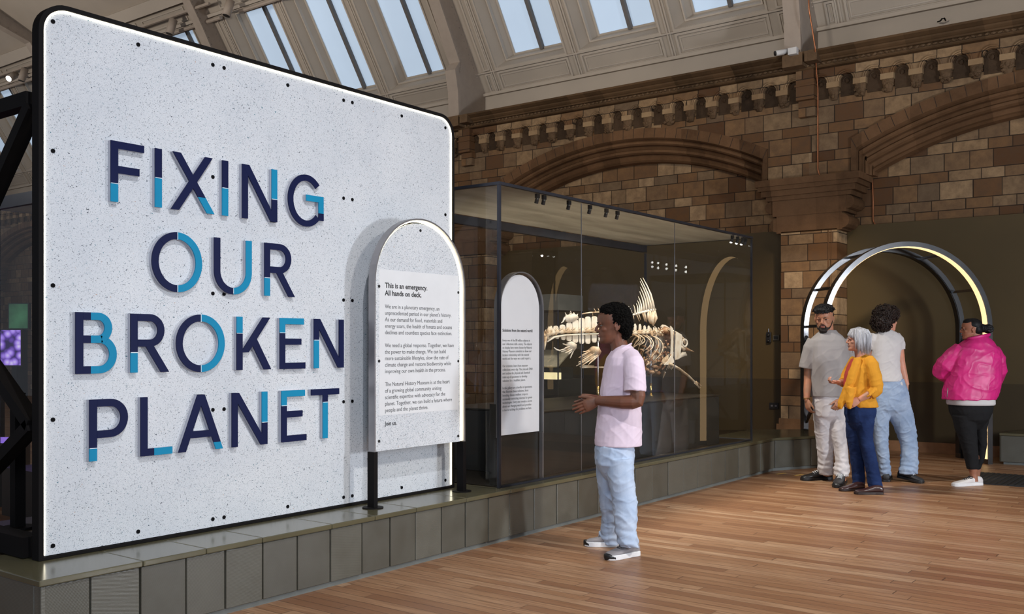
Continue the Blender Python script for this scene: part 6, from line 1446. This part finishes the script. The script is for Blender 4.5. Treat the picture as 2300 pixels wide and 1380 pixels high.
# wall phone, box and socket on the olive wall left of the pilaster
def wallpt(u, v): return ony(u, v, Yr-0.062)
c = wallpt(1728, 757); o = thing('wall_handset', 'small black handset hanging on olive wall left of pilaster', 'handset', c)
m = MB(); m.box(c.x-.035, c.x+.035, Yr-.10, Yr-.061, c.z-.09, c.z+.07); m.build('handset_body', M['black_plastic'], o, bevel=.01)
m = MB(); m.tube([(c.x, Yr-.085, c.z+.06), (c.x, Yr-.085, c.z+.12)], .008, 8); m.build('hook', M['grey_steel'], o); m = MB(); m.ell((c.x, Yr-.105, c.z+.02), .022, .02, .022); m.ell((c.x, Yr-.105, c.z-.06), .022, .02, .022); m.build('ear_cup', M['black_plastic'], o, True)
c = wallpt(1744, 759); o = thing('wall_box', 'small dim grey box on wall beside the black handset', 'box', c); m = MB(); m.box(c.x-.045, c.x+.05, Yr-.085, Yr-.061, c.z-.04, c.z+.04); m.build('box_body', plain('drab_grey', (.09, .08, .06), .6), o, bevel=.004); m = MB(); m.box(c.x-.03, c.x+.03, Yr-.088, Yr-.084, c.z-.02, c.z+.02); m.build('box_lid', M['box'], o)
c = ony(1740, 912, Yr-0.066); o = thing('wall_socket', 'black double socket low on the dark olive wall', 'socket', c); m = MB(); m.box(c.x-.075, c.x+.06, Yr-.085, Yr-.065, c.z-.045, c.z+.045); m.build('socket_plate', M['black_plastic'], o, bevel=.004)
m = MB(); m.box(c.x-.05, c.x-.02, Yr-.088, Yr-.084, c.z-.012, c.z+.012); m.box(c.x+.01, c.x+.04, Yr-.088, Yr-.084, c.z-.012, c.z+.012); m.build('socket_switch', M['grey_steel'], o)
# camera on the cornice
c = ony(1770, 118, 12.92); o = thing('security_camera', 'white bullet security camera on the cornice beside the rib', 'camera', c)
m = MB(); a = ony(1742, 120, 12.80); b_ = ony(1768, 115, 12.92); m.tube([a, a.lerp(b_, .15), b_], [.032, .036, .036], 14); m.build('camera_body', M['white_plastic'], o, True)
m = MB(); d_ = (a-b_).normalized(); m.tube([a+d_*.001, a+d_*.012], .034, 14); m.build('camera_lens', M['black_plastic'], o, True)
m = MB(); m.tube([b_, b_+Vector((.05, .03, -.02)), b_+Vector((.07, .06, -.06))], .014, 8); m.box(c.x+.02, c.x+.14, 12.86, 12.935, c.z-.05, c.z+.04); m.build('camera_bracket', M['white_plastic'], o)
m = MB(); m.box(c.x-.06, c.x+.10, Yw-.36, Yw-.17, 5.30, 5.46); m.build('mounting_box', M['carved'], o)
# copper cable down the rib and pilaster
def cable(name, pts, lab):
    m = MB(); m.tube(pts, .011, 8); return tag(m.build(name, M['copper'], None, True), lab, 'cable')
cable('copper_cable', [ony(1815, -40, 12.72), ony(1817, 20, 12.80), ony(1829, 95, 12.90), ony(1831, 110, 12.90), ony(1833, 140, 13.10), ony(1834, 165, 13.13), ony(1837, 200, Yw-.012), ony(1837, 300, Yw-.012), ony(1837, 380, Yw-.012), ony(1840, 392, Yw-.012), ony(1846, 399, Yw-.015), ony(1852, 398, Yw-.06)], 'long copper cable running down from the roof rib over the pier')
cable('copper_cable', [ony(1951, 396, Yr-.012), ony(1957, 398, Yr-.012), ony(1960, 408, Yr-.012), ony(1961, 450, Yr-.012), ony(1961, 494, Yr-.012), ony(1964, 503, Yr-.012), ony(1972, 506, Yr-.02)], 'short copper cable inside the right blind arch')
m = MB(); m.tube([ony(2106, 49, 13.72), ony(2112, 47, 13.66), ony(2116, 42, 13.62), ony(2121, 41, 13.64), ony(2124, 46, 13.72)], .010, 7); tag(m.build('ceiling_hook', M['steel'], None, True), 'small dark wire hook on the pale fascia at upper right', 'hook')

# ---- leg under the sign's rear frame
m = MB(); m.box(-5.66, -5.60, 2.74, 2.80, PZ+.002, 1.15); m.build('rear_leg', M['steel'], sign); m = MB(); m.cyl((-5.63, 2.77, PZ+.001), (-5.63, 2.77, PZ+.012), .09, 20); m.build('base_disc', M['steel'], sign)

def small_case(name, label, x0, x1, y0, y1, zb, zc, zt):
    o = thing(name, label, 'display case', ((x0+x1)/2, (y0+y1)/2, 0))
    m = MB(); m.box(x0, x1, y0, y1, 0, zb); m.build('cabinet', M['box'], o, bevel=.004)
    m = MB(); m.box(x0, x1, y0, y1, zc, zt); m.build('light_hood', M['hood'], o, bevel=.003)
    for (a, b_, c_, d_) in ((x0, x1, y0, y0+.008), (x0, x1, y1-.008, y1), (x0, x0+.008, y0+.01, y1-.01), (x1-.008, x1, y0+.01, y1-.01)):
        m = MB(); m.box(a, b_, c_, d_, zb+.001, zc-.001); m.build('glass_pane', M['glass'], o)
    for x in (x0, x1):
        for y in (y0, y1): m = MB(); m.box(x-.006, x+.006, y-.006, y+.006, zb, zc); m.build('corner_post', M['blue_steel'], o)
    return o
M['hood'] = plain('grey_case_hood', (.075, .07, .06), .6)
small_case('glass_case', 'small upright glass case behind the tail of the fish skeleton', -7.25, -6.50, 9.52, 10.06, 1.02, 1.84, 2.03)
m = MB(); m.prism([(-7.15, 9.60, 1.16), (-6.56, 9.60, 1.16), (-6.56, 9.92, 1.36), (-7.15, 9.92, 1.36)], (0, -.01, .012)); tag(m.build('open_book', plain('aged_paper', (.24, .205, .15), .8, var=.25, vscale=9)), 'pale open sheet tilted inside the small upright case', 'book')
m = MB(); m.box(-7.1, -6.55, 9.56, 9.66, 1.021, 1.10); tag(m.build('label_strip', emis('lit_label', (1.0, .85, .5), .45)), 'glowing cream label at the foot of the tilted sheet', 'label')
m = MB(); m.box(-7.15, -6.56, 9.67, 9.93, 1.021, 1.16); tag(m.build('book_rest', M['box']), 'dark rest block under the tilted sheet', 'block')
# large case hidden behind the sign: its canopy corner shows at the far left
o = thing('glass_case', 'large glass case behind the sign with pale canopy, at far left', 'display case', (-7.7, 4.65, 0))
m = MB(); m.box(-8.36, -7.0, 3.98, 5.3, 2.56, 2.60); m.build('canopy', M['canopy'], o)
m = MB(); m.box(-8.40, -6.96, 3.94, 3.98, 2.56, 2.66); m.box(-8.40, -8.36, 3.98, 5.34, 2.56, 2.64); m.box(-8.36, -6.96, 5.30, 5.34, 2.56, 2.64); m.box(-7.0, -6.96, 3.98, 5.30, 2.56, 2.64); m.build('top_frame', M['blue_steel'], o)
m = MB(); m.box(-8.36, -7.0, 3.98, 5.3, 0, .40); m.build('plinth', M['box'], o)
for x0, x1, y0, y1 in ((-8.36, -7.0, 3.96, 3.97), (-8.39, -8.38, 3.98, 5.3), (-6.99, -6.98, 3.98, 5.3), (-8.36, -7.0, 5.31, 5.32)): m = MB(); m.box(x0, x1, y0, y1, .41, 2.555); m.build('glass_pane', M['glass'], o)
for x in (-8.38, -6.98):
    for y in (3.96, 5.32): m = MB(); m.box(x-.012, x+.012, y-.012, y+.012, .40, 2.56); m.build('corner_post', M['blue_steel'], o)
# screens at the far left
def coral():
    k = NT('purple_coral_image'); vec, x, y, z = k.xyz()
    vo = k.n('ShaderNodeTexVoronoi'); vo.inputs['Scale'].default_value = 14; k.l(vec, vo.inputs['Vector'])
    c = k.ramp(vo.outputs['Distance'], [(0.05, (.75, .66, 1.0)), (0.35, (.42, .26, .95)), (0.62, (.12, .05, .40)), (0.8, (.02, .01, .08))])
    k.l(c, k.b.inputs['Emission Color']); k.b.inputs['Emission Strength'].default_value = .85; return k.done((.01, .01, .01), .4)
def glow_green():
    k = NT('green_image'); vec, x, y, z = k.xyz()
    c = k.ramp(k.noise(vec, 3.0, 3), [(.3, (.004, .012, .010)), (.7, (.05, .17, .085))]); k.l(c, k.b.inputs['Emission Color']); k.b.inputs['Emission Strength'].default_value = .7; return k.done((.01, .01, .01), .4)
def ond(u, v, d): r = ray(u, v); return Vector((r[0]*d, r[1]*d, CH+r[2]*d))
def screen(name, lab, u0, v0, u1, v1, d, mat_):
    a, b_ = ond(u0, v1, d), ond(u1, v0, d); o = thing(name, lab, 'screen', ((a.x+b_.x)/2, (a.y+b_.y)/2, min(a.z, b_.z)))
    tx = Vector((CT, ST, 0)); bk = Vector((-ST, CT, 0))
    w_ = (b_-a).dot(tx); q = [a, a+tx*w_, a+tx*w_+Vector((0, 0, b_.z-a.z)), a+Vector((0, 0, b_.z-a.z))]
    m = MB(); m.prism([p-tx*(.012 if i in (0, 3) else -.012)-Vector((0, 0, .012 if i < 2 else -.012))+bk*.004 for i, p in enumerate(q)], bk*.05); m.build('screen_case', M['black_plastic'], o)
    m = MB(); m.prism(q, bk*.003); m.build('screen_picture', mat_, o)
    base = a+tx*w_*.5+bk*.03; m = MB(); m.box(base.x-.06, base.x+.06, base.y-.06, base.y+.06, 0, a.z-.015); m.build('screen_post', M['steel'], o)
screen('video_screen', 'screen showing purple and white coral at far left edge', -70, 742, 46, 821, 10.2, coral()); screen('video_screen', 'dim screen glowing green above the coral screen', 20, 683, 62, 738, 10.8, glow_green())
# low table; purple light from the screen is painted on as an emissive top
a = ond(-30, 996, 8.6); o = thing('low_table', 'low dark table with painted purple screen glow on top at far left', 'table', (a.x, a.y, 0))
m = MB(); tx = Vector((CT, ST, 0)); bk = Vector((-ST, CT, 0)); z_ = a.z
q = [a-tx*.35, a+tx*.22, a+tx*.27+bk*.35, a-tx*.35+bk*.35]; m.prism([Vector((p.x, p.y, z_)) for p in q], (0, 0, .02)); m.build('table_top', emis('painted_screen_glow', (.36, .20, .95), .55), o)
m = MB(); m.prism([Vector((p.x, p.y, 0)) for p in [a-tx*.33+bk*.02, a+tx*.19+bk*.02, a+tx*.22+bk*.33, a-tx*.33+bk*.33]], (0, 0, z_-.001)); m.build('table_body', M['box'], o)
# rail of lit spots (seen as white dots mirrored in the end pane of the case)
dots = [(1466, 590), (1479.3, 591.5), (1497.8, 594.5), (1519.4, 597.6), (1541.6, 600.7), (1466, 599.8), (1479.3, 602), (1497.8, 604.4), (1519.4, 607.5), (1541.6, 610.9)]
M['lens_hot'] = emis('hot_lens', (1.0, .97, .9), 30.0)
L_ = []
for u, v in dots:
    r = ray(u, v); t1 = CY1/r[1]; t2 = 8.2; L_.append(Vector((r[0]*(t1+t2), CY1-r[1]*t2, CH+r[2]*(t1+t2))))
o = thing('lighting_track', 'hanging track of ten lit spots behind the sign, mirrored in the case glass', 'light track', (L_[2].x, L_[2].y, 3.2))
zt_ = max(p.z for p in L_)+.22
m = MB(); e0, e1 = Vector((L_[0].x-.1, L_[0].y, zt_)), Vector((L_[4].x+.1, L_[4].y, zt_)); m.bar(e0, e1, .05)
for p in (e0.lerp(e1, .1), e0.lerp(e1, .9)): m.bar(p, p+Vector((0, 0, 3.6)), .012)
m.build('rail', M['steel'], o)
for p in L_:
    m = MB(); m.tube([p+Vector((0, -.012, 0)), p+Vector((0, -.13, .02))], .034, 10); m.bar(p+Vector((0, -.07, .02)), Vector((p.x, p.y-.07, zt_)), .015); s_ = m.build('track_spot', M['black_plastic'], o, True)
    m = MB(); m.tube([p+Vector((0, -.010, 0)), p+Vector((0, -.004, 0))], .026, 12); m.build('lit_lens', M['lens_hot'], s_, True)
